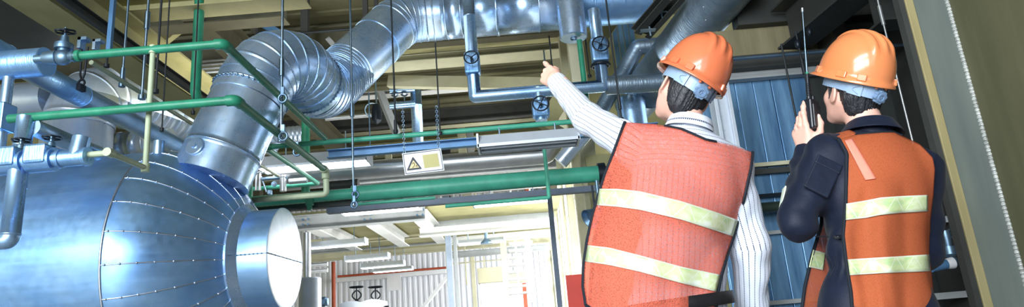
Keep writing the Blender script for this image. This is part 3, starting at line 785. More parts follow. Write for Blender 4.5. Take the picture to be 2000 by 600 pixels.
# --- capped header and the long pipe running away, upper left
Ycap = 5.2; pcap = at(90, 121, Ycap)
cl = thing('header_pipe', 'wide crinkled jacketed header with flat round end beside the first valve', 'pipe', pcap[:])
MB().tube([(-7.5, Ycap, pcap.z), (pcap.x, Ycap, pcap.z)], 0.125, 48, bands=[(0.6, 0.02, 0.004)]).build('barrel', M['foil'], cl)
MB().lathe(pcap - ax * 0.01, ax, [(0, 0.126), (0.012, 0.129), (0.018, 0.122), (0.018, 0)], 48).build('end_plate', M['vessel'], cl)
q = at(100, 150, 5.35)
p1 = at(352, 288, 9.6); q = V((p1.x, 5.1, p1.z))
pipe('long_pipe', [(q.x, 5.0, q.z), p1, (p1.x, 10.0, p1.z)], 0.128, 'foil', 'long jacketed pipe running away under the round header', bands=[(0.35, 0.02, 0.005), (1.1, 0.02, 0.005), (2.3, 0.02, 0.005)], seg=40)
# --- first valve on the header, with green pipe
YA = 5.05
zA = at(300, 97, YA).z
v0 = at(122, 118, YA)
v0 = V((v0.x, YA, zA))
r = thing('gate_valve', 'grey flanged valve with black handwheel joining the header to the upper green pipe', 'valve', v0[:])
m = MB(); m.lathe((pcap.x + 0.02, YA, zA), ax, [(0, 0.035), (0.08, 0.035), (0.08, 0.055), (0.14, 0.062), (0.19, 0.062), (0.19, 0.05), (0.23, 0.05), (0.23, 0.04)], 24)
m.build('inlet', M['cast'], r)
vx = at(124, 100, YA).x
MB().ball((vx, YA, zA), (0.075, 0.062, 0.07), 24, 14).build('body', M['cast'], r)
MB().lathe((vx, YA, zA), (0, 0, 1), [(0.03, 0.045), (0.07, 0.045), (0.07, 0.07), (0.09, 0.072), (0.095, 0.072), (0.1, 0.072), (0.12, 0.07), (0.12, 0.04), (0.17, 0.03), (0.19, 0.03), (0.19, 0)], 24).build('bonnet', M['cast'], r)
MB().tube([(vx, YA, zA + 0.18), (vx, YA, zA + 0.27)], 0.012, 8).build('stem', M['cast'], r)
def wheel(parent, c, out, R, mat='black', spokes=4, wavy=0.0):
    c = V(c); out = V(out).normalized(); a, b = frame_of(out); m = MB()
    if wavy:
        pts = [c + (a * math.cos(t) + b * math.sin(t)) * R * (1 + wavy * math.cos(6 * t)) for t in [2 * math.pi * i / 48 for i in range(49)]]
        m.tube(pts, R * 0.12, 8, cap=False)
    else: m.ring(c, out, R, R * 0.11, 28, 8)
    for k in range(spokes):
        t = 2 * math.pi * k / spokes + 0.4; d = a * math.cos(t) + b * math.sin(t); m.tube([c, c + d * R], R * 0.09, 8)
    m.lathe(c - out * R * 0.18, out, [(0, 0), (0, R * 0.24), (R * 0.36, R * 0.2), (R * 0.36, 0)], 12)
    return m.build('handwheel', M[mat], parent)
wheel(r, (vx, YA, zA + 0.235), (0, -0.15, 1), 0.072, wavy=0.07)
m = MB(); m.lathe((vx + 0.06, YA, zA), ax, [(0, 0.04), (0.03, 0.05), (0.06, 0.05), (0.06, 0.035)], 20); m.build('outlet', M['cast'], r)
# upper green pipe A: along X, then away, then down
eA = xat(437, YA, zA); pA2 = yat(634, eA.x, zA)
for nm, pts, rad, mat, lab in (
        ('green_pipe', [(vx + 0.1, YA, zA), eA, pA2], 0.05, 'green', 'upper green pipe from the first valve, turning away past the duct bend'),):
    o = pipe(nm, pts, 0.036, mat, lab, rad=rad)
    fit = MB(); fit.tube(fillet([eA - ax * 0.07, eA, eA + V((0, 0.09, 0))], 0.04), 0.046, 20); fit.build('elbow_fitting', M['green'], o)
    MB().lathe((vx + 0.1, YA, zA), ax, [(0, 0.036), (0, 0.05), (0.05, 0.05), (0.06, 0.036)], 20).build('collar', M['green'], o)
# lower green pipe B
zB = at(300, 209, YA - 0.1).z; YB = YA - 0.1
sB = xat(18, YB, zB); eB = xat(460, YB, zB); fB = yat(636, eB.x, zB)
dB = V((fB.x, fB.y, fB.z - 0.28)); lB = V(xat(492, fB.y, dB.z))
o = pipe('green_pipe', [sB, eB, fB], 0.036, 'green', 'lower green pipe crossing before the duct riser and turning away', rad=0.05)
pipe('pale_green_pipe', [fB + V((0, 0.02, 0.0)), dB + V((0, 0.02, 0)), lB + V((0, 0.02, 0))], 0.034, 'green_pale', 'pale green pipe end folding down and back beside the riser foot', rad=0.04)
MB().tube(fillet([eB - ax * 0.07, eB, eB + V((0, 0.09, 0))], 0.04), 0.046, 20).build('elbow_fitting', M['green'], o)
MB().tube(fillet([fB - V((0, 0.1, 0)), fB, fB - V((0, 0, 0.1))], 0.04), 0.045, 16).build('elbow_fitting', M['green_pale'], o)
# pale green branch D
dT = xat(299, YA, zA); dBt = zat(328, dT.x, YA)
fwd_ = yat(214, dT.x, dBt.z)
# in front of the vessel: horizontal leg toward the viewer, then along X into the strainer
zD = dBt.z; endD = xat(172, fwd_.y, zD)
o = pipe('pale_green_pipe', [dT, (dT.x, YA, zD), (dT.x, fwd_.y, zD), endD], 0.022, 'green_pale', 'thin pale green branch dropping from the upper green pipe to the strainer', rad=0.03)
for c, d in (((dT.x, YA, zD), V((0, 0, 1))), ((dT.x, fwd_.y, zD), V((0, 1, 0))), (dT, V((0, 0, 1)))):
    MB().lathe(V(c) - d * 0.035, d, [(0, 0), (0, 0.032), (0.07, 0.032), (0.07, 0)], 16).build('fitting', M['green_pale'], o)

# --- jacketed valve run low on the left
YL = fwd_.y; zL = at(100, 312, YL).z
def X(px): return xat(px, YL, zL).x
low = thing('strainer_run', 'low jacketed pipe run with two valve boxes before the vessel', 'pipe', (X(60), YL, zL))
MB().tube([(X(-60), YL, zL), (X(172), YL, zL)], 0.062, 32, bands=[(0.1, 0.03, 0.006)]).build('pipe', M['foil'], low)
for a_, b_, rr in ((-12, 50, 0.086), (58, 108, 0.088), (116, 122, 0.072), (166, 173, 0.07)):
    MB().tube([(X(a_), YL, zL), (X(b_), YL, zL)], rr, 32).build('jacket', M['foil'], low)
MB().span((X(-8), YL - 0.1, zL - 0.04), (X(44), YL + 0.1, zL + 0.105)).build('valve_box', M['foil'], low, bevel=0.02)
MB().span((X(60), YL - 0.1, zL - 0.04), (X(104), YL + 0.1, zL + 0.105)).build('valve_box', M['foil'], low, bevel=0.02)
MB().tube([(X(150), YL, zL), (X(153), YL + 0.02, zL + 0.155)], 0.062, 28).build('branch', M['jacket'], low)
for px, nm in ((37, 'black handwheel valve over the first jacketed valve box'), (97, 'black handwheel valve over the second jacketed valve box')):
    c = V((X(px), YL, zL + 0.10)); r = thing('gate_valve', nm, 'valve', c[:], 'low handwheel valves')
    MB().tube([c, c + V((0, 0, 0.075))], 0.014, 10).build('stem', M['cast'], r)
    MB().lathe(c, (0, 0, 1), [(0, 0.03), (0.03, 0.026), (0.04, 0.016), (0.04, 0)], 14).build('bonnet', M['cast'], r)
    wheel(r, c + V((0, 0, 0.068)), (0, 0.0, 1), 0.058, wavy=0.07)
# drop leg and elbow below
xd = X(37) ; zl = zat(470, xd - 0.02, YL).z
pipe('drop_pipe', [(xd, YL, zL - 0.03), (xd, YL, zl), (xd - 1.2, YL, zl)], 0.062, 'jacket', 'smooth jacketed drop leg with elbow under the valve boxes', rad=0.03, bands=[(0.5, 0.012, 0.004)], seg=32)
# uprights over the run
a = at(44, 285, YL + 0.35)
pipe('upright_pipe', [(a.x, YL + 0.35, zL - 0.1), (a.x, YL + 0.35, zat(228, a.x, YL + 0.35).z)], 0.062, 'jacket', 'short jacketed upright behind the first valve box', bands=[(0.35, 0.02, 0.005)], seg=32)
YU = 5.2; a = at(6, 240, YU)
up = thing('upright_pipe', 'tall jacketed upright with square valve box under the round header', 'pipe', (a.x, YU, 0))
MB().tube([(a.x, YU, zat(330, a.x, YU).z), (a.x, YU, pcap.z - 0.1)], 0.042, 28).build('pipe', M['jacket'], up)
MB().span((a.x - 0.08, YU - 0.09, zat(258, a.x, YU).z), (a.x + 0.06, YU + 0.07, zat(205, a.x, YU).z)).build('valve_box', M['vessel'], up, bevel=0.012)
# slim pipe running away behind the valve boxes
a = at(60, 268, 5.6); b = V((a.x, 9.0, a.z)); a2 = at(62, 248, 4.95)
pipe('slim_pipe', [(a2.x, 4.95, a2.z), (a2.x, 5.78, a2.z)], 0.07, 'jacket', 'slim jacketed pipe running away behind the valve boxes', bands=[(0.5, 0.02, 0.004)], seg=28)
# second duct: fat upright with elbow, behind the long pipe
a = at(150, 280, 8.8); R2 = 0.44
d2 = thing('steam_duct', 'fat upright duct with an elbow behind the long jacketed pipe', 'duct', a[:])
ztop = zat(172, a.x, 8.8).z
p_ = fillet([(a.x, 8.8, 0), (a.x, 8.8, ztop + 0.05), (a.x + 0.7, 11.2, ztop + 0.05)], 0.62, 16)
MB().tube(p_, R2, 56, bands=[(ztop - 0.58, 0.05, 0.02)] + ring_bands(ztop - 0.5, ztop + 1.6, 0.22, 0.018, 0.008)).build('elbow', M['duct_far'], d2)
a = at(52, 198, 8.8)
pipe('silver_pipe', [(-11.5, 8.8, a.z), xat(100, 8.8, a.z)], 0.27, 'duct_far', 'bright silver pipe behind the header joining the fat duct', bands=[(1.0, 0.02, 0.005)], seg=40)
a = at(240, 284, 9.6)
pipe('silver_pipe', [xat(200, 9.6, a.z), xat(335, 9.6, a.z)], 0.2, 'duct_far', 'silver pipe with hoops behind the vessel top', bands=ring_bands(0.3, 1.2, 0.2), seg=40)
pipe('nozzle_stub', [at(309, 305, 6.5), zat(276, at(309, 305, 6.5).x, 6.5)], 0.055, 'jacket', 'short nozzle stub on top of the vessel', seg=24)
# chain hook hanging at the long pipe
a = at(166, 92, 5.6); b = at(167, 165, 5.6)
hk = thing('pipe_hanger', 'black twin rod hanger gripping the long jacketed pipe', 'hanger', a[:])
for s_ in (-1, 1): MB().tube([(a.x + s_ * 0.03, 5.6, a.z), (a.x + s_ * 0.02, 5.6, b.z + 0.1), (a.x, 5.6, b.z + 0.04)], 0.009, 8).build('link', M['black'], hk)
MB().ring((a.x, 5.6, b.z + 0.02), (0, 1, 0), 0.028, 0.01, 18, 8).build('eye', M['black'], hk)
MB().span((a.x - 0.02, 5.56, b.z - 0.06), (a.x + 0.02, 5.64, b.z)).build('clip', M['black'], hk)
m = MB(); m.span((a.x - 0.05, 5.56, a.z - 0.02), (a.x - 0.02, 5.64, a.z + 0.09)); m.span((a.x - 0.05, 5.56, a.z + 0.06), (a.x + 0.03, 5.64, a.z + 0.09)); m.build('beam_clamp', M['rod'], hk)
a = at(192, 95, 5.9); m = MB(); m.span((a.x - 0.04, 5.86, a.z - 0.02), (a.x - 0.01, 5.94, a.z + 0.09)); m.span((a.x - 0.04, 5.86, a.z + 0.06), (a.x + 0.04, 5.94, a.z + 0.09)); tag(m.build('beam_clamp', M['rod'], bevel=0.003), 'small beam clamp beside the black twin rod hanger', 'clamp')
# thin pipe running away under the upper green pipe
a = at(178, 122, 5.4); pipe('thin_pipe', [a, (a.x, 10.0, a.z)], 0.022, 'green_pale', 'thin pale pipe running away under the upper green pipe', seg=14)

# ================================================================== green risers and rails
a = at(383, 150, 7.6); zb_ = zat(192, a.x, 7.6).z
pipe('green_riser', [(a.x, 7.6, ZC - 0.06), (a.x, 7.6, zb_), (a.x + 0.0, 9.2, zb_)], 0.062, 'green', 'thick green riser dropping behind the upper green pipe', rad=0.12, bands=[(0.4, 0.02, 0.004)])
a = at(597, 300, 11.5)
pipe('green_riser', [(a.x, 11.5, zat(392, a.x, 11.5).z), (a.x, 11.5, ZC - 0.06)], 0.075, 'green', 'thick green riser behind the duct dip')
a = at(487, 360, 9.3); pipe('green_riser', [(a.x, 9.3, a.z - 0.5), (a.x, 9.3, a.z + 0.25)], 0.05, 'green', 'short green riser beside the duct riser foot', seg=16)
# rail C with its return
YC_ = 8.2; zC = at(900, 256, YC_).z
sC = xat(518, YC_, zC); eC = xat(1175, YC_, zC); fC = yat(621, sC.x, zC)
lC = xat(488, fC.y, zC)
o = pipe('green_rail_pipe', [lC, fC, sC, eC], 0.034, 'green_big', 'long thin green pipe on the blue rail, folding back beside the riser', rad=0.03, seg=18)
MB().tube(fillet([sC + V((0, 0.1, 0)), sC, sC + ax * 0.09], 0.02), 0.042, 16).build('elbow_fitting', M['green'], o)
zz = zC - 0.14
tag(MB().channel(xat(640, YC_ + 0.1, zz), xat(1285, YC_ + 0.1, zz), 0.1, 0.11, 0.012).build('blue_rail', M['blue_steel']), 'blue steel rail under the long thin green pipe', 'rail')
a = at(1185, 262, 8.0)
# thick green pipe F
YF = 9.0; zF = at(900, 362, YF).z
tag(MB().tube([xat(688, YF, zF), xat(1182, YF, zF)], 0.115, 40).build('green_main', M['green_big']), 'thick sea green pipe crossing behind the pointing man', 'pipe')
MB().lathe(xat(1168, YF, zF), ax, [(0, 0.115), (0, 0.15), (0.1, 0.15), (0.1, 0.1), (0.16, 0.1), (0.16, 0)], 32).build('end_flange', M['black'], bpy.data.objects['green_main'])
zF2 = at(560, 389, YF - 0.15).z
tag(MB().tube([xat(484, YF - 0.15, zF2), xat(694, YF - 0.15, zF2)], 0.075, 28).build('green_pipe', M['green_big']), 'shorter green pipe between the manhole and the thick sea green pipe', 'pipe')
a = xat(606, YF - 0.2, zF2 - 0.07); m = MB(); m.span((a.x - 0.05, YF - 0.26, zF2 - 0.13), (a.x + 0.05, YF - 0.2, zF2 - 0.02)); m.span((a.x - 0.03, YF - 0.26, zF2 - 0.2), (a.x + 0.03, YF - 0.2, zF2 - 0.13))
tag(m.build('pipe_bracket', M['green'], bevel=0.006), 'green bracket clamped under the shorter green pipe', 'bracket')
for px0, px1, py, lab in ((480, 700, 400, 'dark channel under the shorter green pipe'), (640, 1170, 391, 'dark steel channel under the thick sea green pipe')):
    zz = at(900 if px1 > 800 else 600, py if px1 > 800 else 404, YF + 0.05).z
    tag(MB().bar(xat(px0, YF + 0.05, zz), xat(px1, YF + 0.05, zz), 0.12, 0.08).build('pipe_support', M['slate' if px1 > 800 else 'dark_steel']), lab, 'support')
# thin green drop E and its low run
YE = 8.4; a = at(1064, 300, YE); zE = zat(386, a.x, YE).z
pipe('thin_green_pipe', [(a.x, YE, zC - 0.1), (a.x, YE, zE), xat(870, YE, zE), ], 0.026, 'green_big', 'thin green drop pipe in front of the thick green pipe', rad=0.02, seg=14)
z2 = at(770, 393, YE).z
pipe('thin_green_pipe', [xat(700, YE, z2), xat(850, YE, z2)], 0.022, 'green_big', 'thin green pipe along the lamp under the thick green pipe', seg=14)
# canister drain
a = at(1131, 75, 9.0); pipe('green_drain', [(a.x, 9.0, a.z - 0.03), (a.x, 9.0, zC + 0.02)], 0.04, 'green', 'upright green drain pipe under the round canister', seg=18)

# ================================================================== small jacketed line with three valves
YJ = 8.8; zJ = at(1000, 183, YJ).z; rJ = 0.09
j0 = at(922, 110, YJ); jx = j0.x; jtop = pe.z - 0.2
j1 = xat(1178, YJ, zJ)
def ydown(px, py, Y): return at(px, py, Y)
pipe('jacketed_line', [(jx, YJ, jtop), (jx, YJ, zJ), (j1.x, YJ, zJ), (j1.x, YJ, zat(20, j1.x, YJ).z)], rJ, 'jacket', 'jacketed line dropping from the high duct and running level past the hand', rad=0.012, seg=32, bands=[(0.35, 0.02, 0.006)])
c = zat(128, jx, YJ)
v = valve('gate_valve', c + V((0, -0.05, 0.0)), (0, -1, 0.12), 0.10, 'black handwheel valve on the drop from the high duct', body=(0.22, 0.2, 0.33), stem=0.2, spokes=3)
c = zat(102, j1.x, YJ)
v = valve('gate_valve', c + V((0, -0.05, 0)), (0, -1, 0.1), 0.115, 'black handwheel valve near the canister, beside the green drain', body=(0.24, 0.2, 0.36), stem=0.2, spokes=4)
m = MB(); c2 = zat(128, j1.x, YJ); m.ring(c2, (0, 0, 1), 0.125, 0.022, 28, 8); m.build('bottom_flange', M['black'], v)
js = xat(1052, YJ, zJ)
pipe('branch_stub', [(js.x, YJ, zJ - 0.02), (js.x, YJ, zat(236, js.x, YJ).z)], 0.085, 'jacket', 'short jacketed branch under the pointing hand', seg=28)
c = zat(216, js.x, YJ)
valve('gate_valve', c + V((0, -0.05, 0)), (0, -1, 0.1), 0.11, 'black handwheel valve under the pointing hand', body=(0.24, 0.2, 0.24), stem=0.2, spokes=4)
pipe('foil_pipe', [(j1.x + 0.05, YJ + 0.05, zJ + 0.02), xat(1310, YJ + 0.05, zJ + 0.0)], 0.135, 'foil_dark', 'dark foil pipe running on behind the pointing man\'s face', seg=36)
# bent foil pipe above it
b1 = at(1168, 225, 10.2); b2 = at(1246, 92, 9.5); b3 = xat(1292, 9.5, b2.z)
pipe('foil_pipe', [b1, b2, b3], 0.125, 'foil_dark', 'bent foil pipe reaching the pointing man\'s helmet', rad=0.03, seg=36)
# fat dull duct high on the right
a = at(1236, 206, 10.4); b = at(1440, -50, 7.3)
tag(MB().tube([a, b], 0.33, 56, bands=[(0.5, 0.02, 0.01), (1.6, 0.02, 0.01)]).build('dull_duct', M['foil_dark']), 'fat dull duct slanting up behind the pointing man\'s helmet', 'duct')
m = MB(); m.channel(at(1242, 62, 8.0), at(1300, -5, 7.6), 0.14, 0.10, 0.014)
tag(m.build('steel_channel', M['dark_steel']), 'dark steel channel beside the fat dull duct', 'channel')
m = MB(); m.channel(at(1262, 70, 8.2), at(1330, -5, 7.7), 0.1, 0.10, 0.014)
tag(m.build('steel_channel', M['dark_steel']), 'second dark channel nearer the fat dull duct', 'channel')
for k, (px, py) in enumerate(((1265, 62), (1288, 28))):
    c = at(px, py, 7.9); m = MB(); m.span((c.x - 0.1, 7.86, c.z), (c.x + 0.1, 7.92, c.z + 0.025)); m.tube([c + V((0.03, 0, -0.06)), c + V((0.03, 0, 0.07))], 0.012, 8); m.lathe(c + V((0.03, 0, 0.02)), (0, 0, 1), [(0, 0), (0, 0.025), (0.02, 0.025), (0.02, 0)], 6)
    tag(m.build('bolted_plate', M['rod']), ['lower bolted plate across the dark channels', 'upper bolted plate across the dark channels'][k], 'plate')
# blue wall sheets glimpsed behind the second valve
m = MB()
for k in range(4):
    a = at(1196 + 11 * k, 60, 12.4); m.span((a.x, 12.4, at(1200, 160, 12.4).z), (a.x + 0.095, 12.44, ZC))
struct(m.build('wall_sheet', M['panel_blue']), 'strip of blue sheet wall behind the canister valve')
a = at(1232, 205, 9.6)
tag(MB().lathe((a.x, 9.6, at(1232, 260, 9.6).z), (0, 0, 1), [(0, 0), (0, 0.22), (0.5, 0.22), (0.5, 0.2), (0.55, 0.2), (0.55, 0)], 40).build('silver_drum', M['jacket']), 'upright silver drum under the dark foil pipe', 'drum')
# silver pipe G with elbows
YG = 11.2; zG = at(900, 317, YG).z
pipe('silver_main', [xat(540, YG, zG), xat(1066, YG, zG), at(1098, 255, 10.9)], 0.165, 'jacket_grey', 'long silver pipe behind the warning sign', rad=0.1, seg=40)
zG2 = at(900, 332, YG + 0.5).z
pipe('silver_main', [xat(560, YG + 0.5, zG2), xat(1085, YG + 0.5, zG2)], 0.12, 'jacket_grey', 'second silver pipe just under the long silver pipe', seg=32)
a = at(1098, 300, 10.6)
pipe('foil_pipe', [at(1094, 318, 9.9), at(1165, 235, 9.8)], 0.12, 'duct_far', 'pale slanting pipe elbow under the raised arm', seg=32)
a = at(813, 200, 14.2)
pipe('upright_pipe', [(a.x, 14.2, 4.4), (a.x, 14.2, zat(155, a.x, 14.2).z)], 0.125, 'jacket', 'upright jacketed pipe behind the blue rail', seg=28, bands=[(1.6, 0.03, 0.006)])
for k, (py, lab) in enumerate(((173, 'upper silver side branch of the upright jacketed pipe'), (203, 'lower silver side branch with two tiny valves'))):
    z = zat(py, a.x, 14.1).z; o = pipe('side_branch', [xat(762, 14.1, z), (a.x, 14.1, z)], 0.085, 'jacket', lab, seg=24)
    if k:
        for px in (772, 790):
            c = xat(px, 14.1, z + 0.1); r = thing('small_valve', ['tiny valve on the lower side branch, away from the upright', 'tiny valve on the lower side branch, beside the upright'][px > 780], 'valve', c[:])
            MB().tube([c, c + V((0, 0, 0.13))], 0.016, 8).build('stem', M['rod'], r); MB().lathe(c + V((0, 0, 0.12)), (0, 0, 1), [(0, 0), (0, 0.06), (0.03, 0.09), (0.04, 0)], 16).build('handwheel', M['rod'], r)
# motor-like dark hoist by the slanting strut
a = at(735, 205, 13.0)
hs = thing('chain_hoist', 'dark chain hoist hanging beside the slanting strut', 'hoist', a[:])
MB().lathe(a, (0, 0, -1), [(0, 0), (0, 0.08), (0.15, 0.11), (0.35, 0.1), (0.42, 0.03), (0.42, 0)], 20).build('housing', M['black'], hs)
MB().ring(a + V((-0.1, 0, -0.1)), (0, 1, 0.2), 0.14, 0.018, 20, 8).build('loop', M['rod'], hs)
MB().tube([a + V((0, 0, 0.6)), a], 0.02, 8).build('hook_rod', M['rod'], hs)
a = at(640, 232, 13.5); pipe('thin_pipe', [xat(636, 13.5, a.z), xat(734, 13.5, a.z)], 0.05, 'jacket_grey', 'level pale pipe beside the dark chain hoist', seg=16)
a = at(570, 262, 12.0)
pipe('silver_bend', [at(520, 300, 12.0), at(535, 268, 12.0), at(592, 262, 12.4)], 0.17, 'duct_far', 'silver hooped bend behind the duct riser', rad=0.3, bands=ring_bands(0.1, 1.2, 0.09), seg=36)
pipe('silver_pipe', [at(640, 345, 12.4), at(690, 374, 11.9)], 0.12, 'jacket_grey', 'slanting silver pipe above the shorter green pipe', seg=32)
pipe('dark_pipe', [xat(642, 9.6, at(660, 362, 9.6).z), xat(700, 9.6, at(660, 362, 9.6).z)], 0.075, 'dark_steel', 'short dark pipe behind the hanger rod', seg=24)

# small instrument cluster left of the riser's foot
Yc = 10.2
def small(pts, r, lab, mat='jacket_grey', name='small_pipe', rad=0.04): return pipe(name, pts, r, mat, lab, rad=rad, seg=14, group=None)
a = at(553, 358, Yc); tag(MB().lathe((a.x, Yc, at(553, 374, Yc).z), (0, 0, 1), [(0, 0), (0, 0.052), (0.22, 0.052), (0.23, 0.058), (0.26, 0.058), (0.26, 0)], 24).build('filter_pot', M['jacket_grey']), 'upright silver filter pot beside the duct riser', 'filter')
for k, px in enumerate((500, 507)):
    a = at(px, 372, Yc); b = zat(338, a.x, Yc); small([a, b, b + V((0.09, 0, 0.02))], 0.022, ['first pale hooked pipe beside the riser foot', 'second pale hooked pipe beside the riser foot'][k])
a = at(512, 350, Yc); small([a, xat(560, Yc, a.z)], 0.03, 'level small pipe behind the filter pot', 'cast')
a = at(565, 355, Yc); small([a, xat(600, Yc, a.z)], 0.045, 'level pale pipe beside the filter pot')
a = at(536, 360, Yc - 0.1); g = thing('pressure_gauge', 'small round gauge beside the filter pot', 'gauge', a[:])
MB().lathe(a, (0, -1, 0), [(0, 0), (0, 0.042), (0.03, 0.042), (0.03, 0.036), (0.026, 0)], 24).build('case', M['cast'], g); MB().lathe(a + V((0, -0.0265, 0)), (0, -1, 0), [(0, 0.034), (0.001, 0)], 24).build('dial', M['white_paint'], g)
a = at(520, 375, Yc); small([a, at(510, 345, Yc)], 0.012, 'thin slanting rod beside the gauge', 'rod', 'thin_rod', 0)
a = at(540, 345, Yc); v = valve('small_valve', a, (0.2, -0.6, 0.8), 0.05, 'small valve over the round gauge', stem=0.08, mat='cast')
a = at(527, 376, Yc); tag(MB().box(a, (0.06, 0.08, 0.07)).build('junction_box', M['cast'], bevel=0.008), 'tiny junction box under the gauge', 'box')

# hose coupling in the dark gap beside the column
Yh = 6.8; a = at(1858, 480, Yh)
hv = thing('hose_valve', 'pale hose valve with blue band in the dark gap beside the column', 'valve', a[:])
MB().lathe(at(1862, 520, Yh), (0, 0, 1), [(0, 0), (0, 0.05), (0.08, 0.05), (0.08, 0.035), (0.12, 0.06), (0.2, 0.06), (0.2, 0.035), (0.3, 0.045), (0.36, 0.045), (0.36, 0)], 20).build('body', M['cast'], hv)
q = at(1862, 455, Yh); MB().tube([q + V((-0.12, 0, 0)), q + V((0.2, 0, 0))], 0.018, 10).build('cross_pipe', M['rod'], hv); MB().ring(q, (0, 1, 0), 0.05, 0.012, 18, 8).build('handwheel', M['rod'], hv)
q = at(1848, 516, Yh - 0.1); MB().tube([q + V((-0.16, 0, -0.02)), q], 0.05, 18).build('hose', M['blue_steel'], hv); MB().lathe(q, (1, 0, 0.1), [(0, 0.05), (0.05, 0.058), (0.07, 0.058), (0.07, 0)], 18).build('coupling', M['white_paint'], hv)

# ================================================================== hanger rods
def rod(px, py, Y, top=None, r=0.011, mat='rod', lab='', bot=None, turn=None):
    a = at(px, py, Y); z1 = ZC if top is None else zat(top, a.x, Y).z
    o = thing('hanger_rod', lab, 'rod', (a.x, Y, a.z))
    MB().tube([a, (a.x, Y, min(ZC - 0.055, z1))], r, 8).build('rod', M[mat], o)
    if turn:
        c = zat(turn, a.x, Y); MB().lathe(c, (0, 0, 1), [(-0.09, r), (-0.09, r * 1.9), (0.09, r * 1.9), (0.09, r)], 10).build('turnbuckle', M[mat], o)
    MB().lathe(a, (0, 0, 1), [(-0.01, 0), (-0.01, r * 2.6), (0.03, r * 2.6), (0.03, r)], 8).build('nut', M[mat], o)
    return o
rod(238, 168, 6.0, mat='rod', r=0.012, lab='pale rod hanging just beyond the long pipe hanger', turn=150)
rod(277, 192, 5.7, mat='rod', r=0.013, lab='pale rod with clamp beside the pale green branch', turn=40)
rod(304, 180, 6.2, mat='rod_dark', r=0.012, lab='dark rod beside the top of the pale green branch')
rod(316, 255, 6.6, mat='rod_dark', r=0.008, lab='thin dark rod ending by the long jacketed pipe')
rod(208, 130, 6.9, mat='rod_dark', r=0.012, lab='dark rod behind the blue hanger post')
rod(377, 222, 7.0, mat='rod_dark', r=0.009, lab='thin dark rod beside the thick green riser')
rod(549, 276, 5.9, mat='rod', r=0.014, lab='pale rod hanging before the duct bend', turn=132)
rod(691, 400, 8.0, mat='rod', r=0.015, lab='long pale rod from the roof down to the thick green pipe', turn=215)
rod(773, 258, 8.0, mat='rod_dark', r=0.012, lab='dark rod hanging before the rising duct', turn=248)
rod(723, 290, 11.0, top=180, mat='rod', r=0.012, lab='short rod beside the dark chain hoist')
rod(860, 262, 8.1, top=84, mat='rod_dark', r=0.010, lab='thin dark rod hanging from the high duct to the green pipe')
rod(1081, 155, 10.4, top=70, mat='rod_dark', r=0.012, lab='thin dark rod behind the pointing hand')
rod(1068, 160, 11.0, top=98, mat='rod', r=0.014, lab='short rod just behind the pointing finger')
rod(1214, 235, 7.6, mat='rod_dark', r=0.012, lab='long dark rod hanging beside the foil pipe', turn=200)
rod(1152, 150, 9.4, top=0, mat='rod_dark', r=0.012, lab='dark rod beside the green drain pipe')
rod(1558, 245, 6.4, top=86, mat='rod_dark', r=0.011, lab='dark rod with knob beside the radio hand')
rod(1581, 190, 6.8, top=62, mat='rod_dark', r=0.011, lab='dark rod right behind the radio aerial', turn=130)
rod(1786, 290, 5.2, mat='jacket_grey', r=0.008, lab='thin pale rod slanting down behind the second helmet', turn=30)
for k, (px, py) in enumerate(((1558, 86), (1581, 62))):
    q = at(px, py, (6.4, 6.8)[k]); tag(MB().ball(q, (0.03, 0.03, 0.05), 12, 8).build('rod_clamp', M['black']), ['black clamp at the head of the rod beside the radio hand', 'black clamp at the head of the rod behind the radio aerial'][k], 'clamp')

# clamps where the rods meet the diagonals beside the riser
for k, (px, py, Y) in enumerate(((552, 192, 5.85), (553, 266, 5.85), (580, 297, 6.9), (694, 380, 7.95), (692, 400, 7.95))):
    c = at(px, py, Y); m = MB(); m.ring(c, (0.1, 0.9, 0.1), 0.04, 0.012, 20, 8); m.span(c + V((-0.015, -0.015, 0.03)), c + V((0.015, 0.015, 0.11)))
    tag(m.build('pipe_clamp', M['cast']), ['steel clamp where the upper green pipe meets the pale rod', 'steel clamp where the lower green pipe meets the pale rod', 'steel clamp on the lower green pipe by the rail end', 'upper steel clamp on the rod at the thick green pipe', 'lower steel clamp on the rod at the thick green pipe'][k], 'clamp')

# ================================================================== lamps
def lamp(px0, px1, py, Y, lab, lit=True, h=0.10, depth=0.24, group=None, hang=None, tilt=0.0):
    """strip lamp along X seen from below; py = row of its lower edge at mid length"""
    z = at((px0 + px1) / 2, py, Y).z; a, b = xat(px0, Y, z), xat(px1, Y, z); L = b.x - a.x
    r = thing('fluorescent_lamp', lab, 'lamp', ((a.x + b.x) / 2, Y, z), group)
    m = MB(); w = depth / 2
    pr = [(-w, 0.0), (-w, 0.035), (-w * 0.45, h), (w * 0.45, h), (w, 0.035), (w, 0.0), (w - 0.012, 0.0), (w * 0.4, h - 0.02), (-w * 0.4, h - 0.02), (-w + 0.012, 0.0)]
    m.prism(pr, (a.x, Y, z), (b.x, Y, z)); m.build('housing', M['lamp_body'], r)
    for s_ in (-1, 1):
        MB().tube([(a.x + 0.03, Y + s_ * w * 0.45, z + 0.012), (b.x - 0.03, Y + s_ * w * 0.45, z + 0.012)], 0.019, 12).build('tube', M['tube_lit' if lit else 'tube_off'], r)
    for x in (a.x + 0.004, b.x - 0.004): MB().span((x - 0.012, Y - w, z - 0.005), (x + 0.012, Y + w, z + h)).build('end_cap', M['lamp_body'], r)
    for x in (a.x + L * 0.22, a.x + L * 0.78):
        MB().tube([(x, Y, z + h), (x, Y, z + h + (hang or 0.5))], 0.010, 8).build('hanger', M['rod'], r)
    return r
lamp(512, 722, 327, 10.2, 'long lit strip lamp just beyond the duct riser', h=0.22, depth=0.44, hang=0.35)
lamp(935, 1130, 287, 7.3, 'unlit ribbed strip lamp under the raised arm', lit=False, h=0.16, depth=0.34, hang=0.1)
lamp(670, 822, 414, 12.4, 'lit strip lamp under the thick green pipe', h=0.12, depth=0.36, hang=0.3)
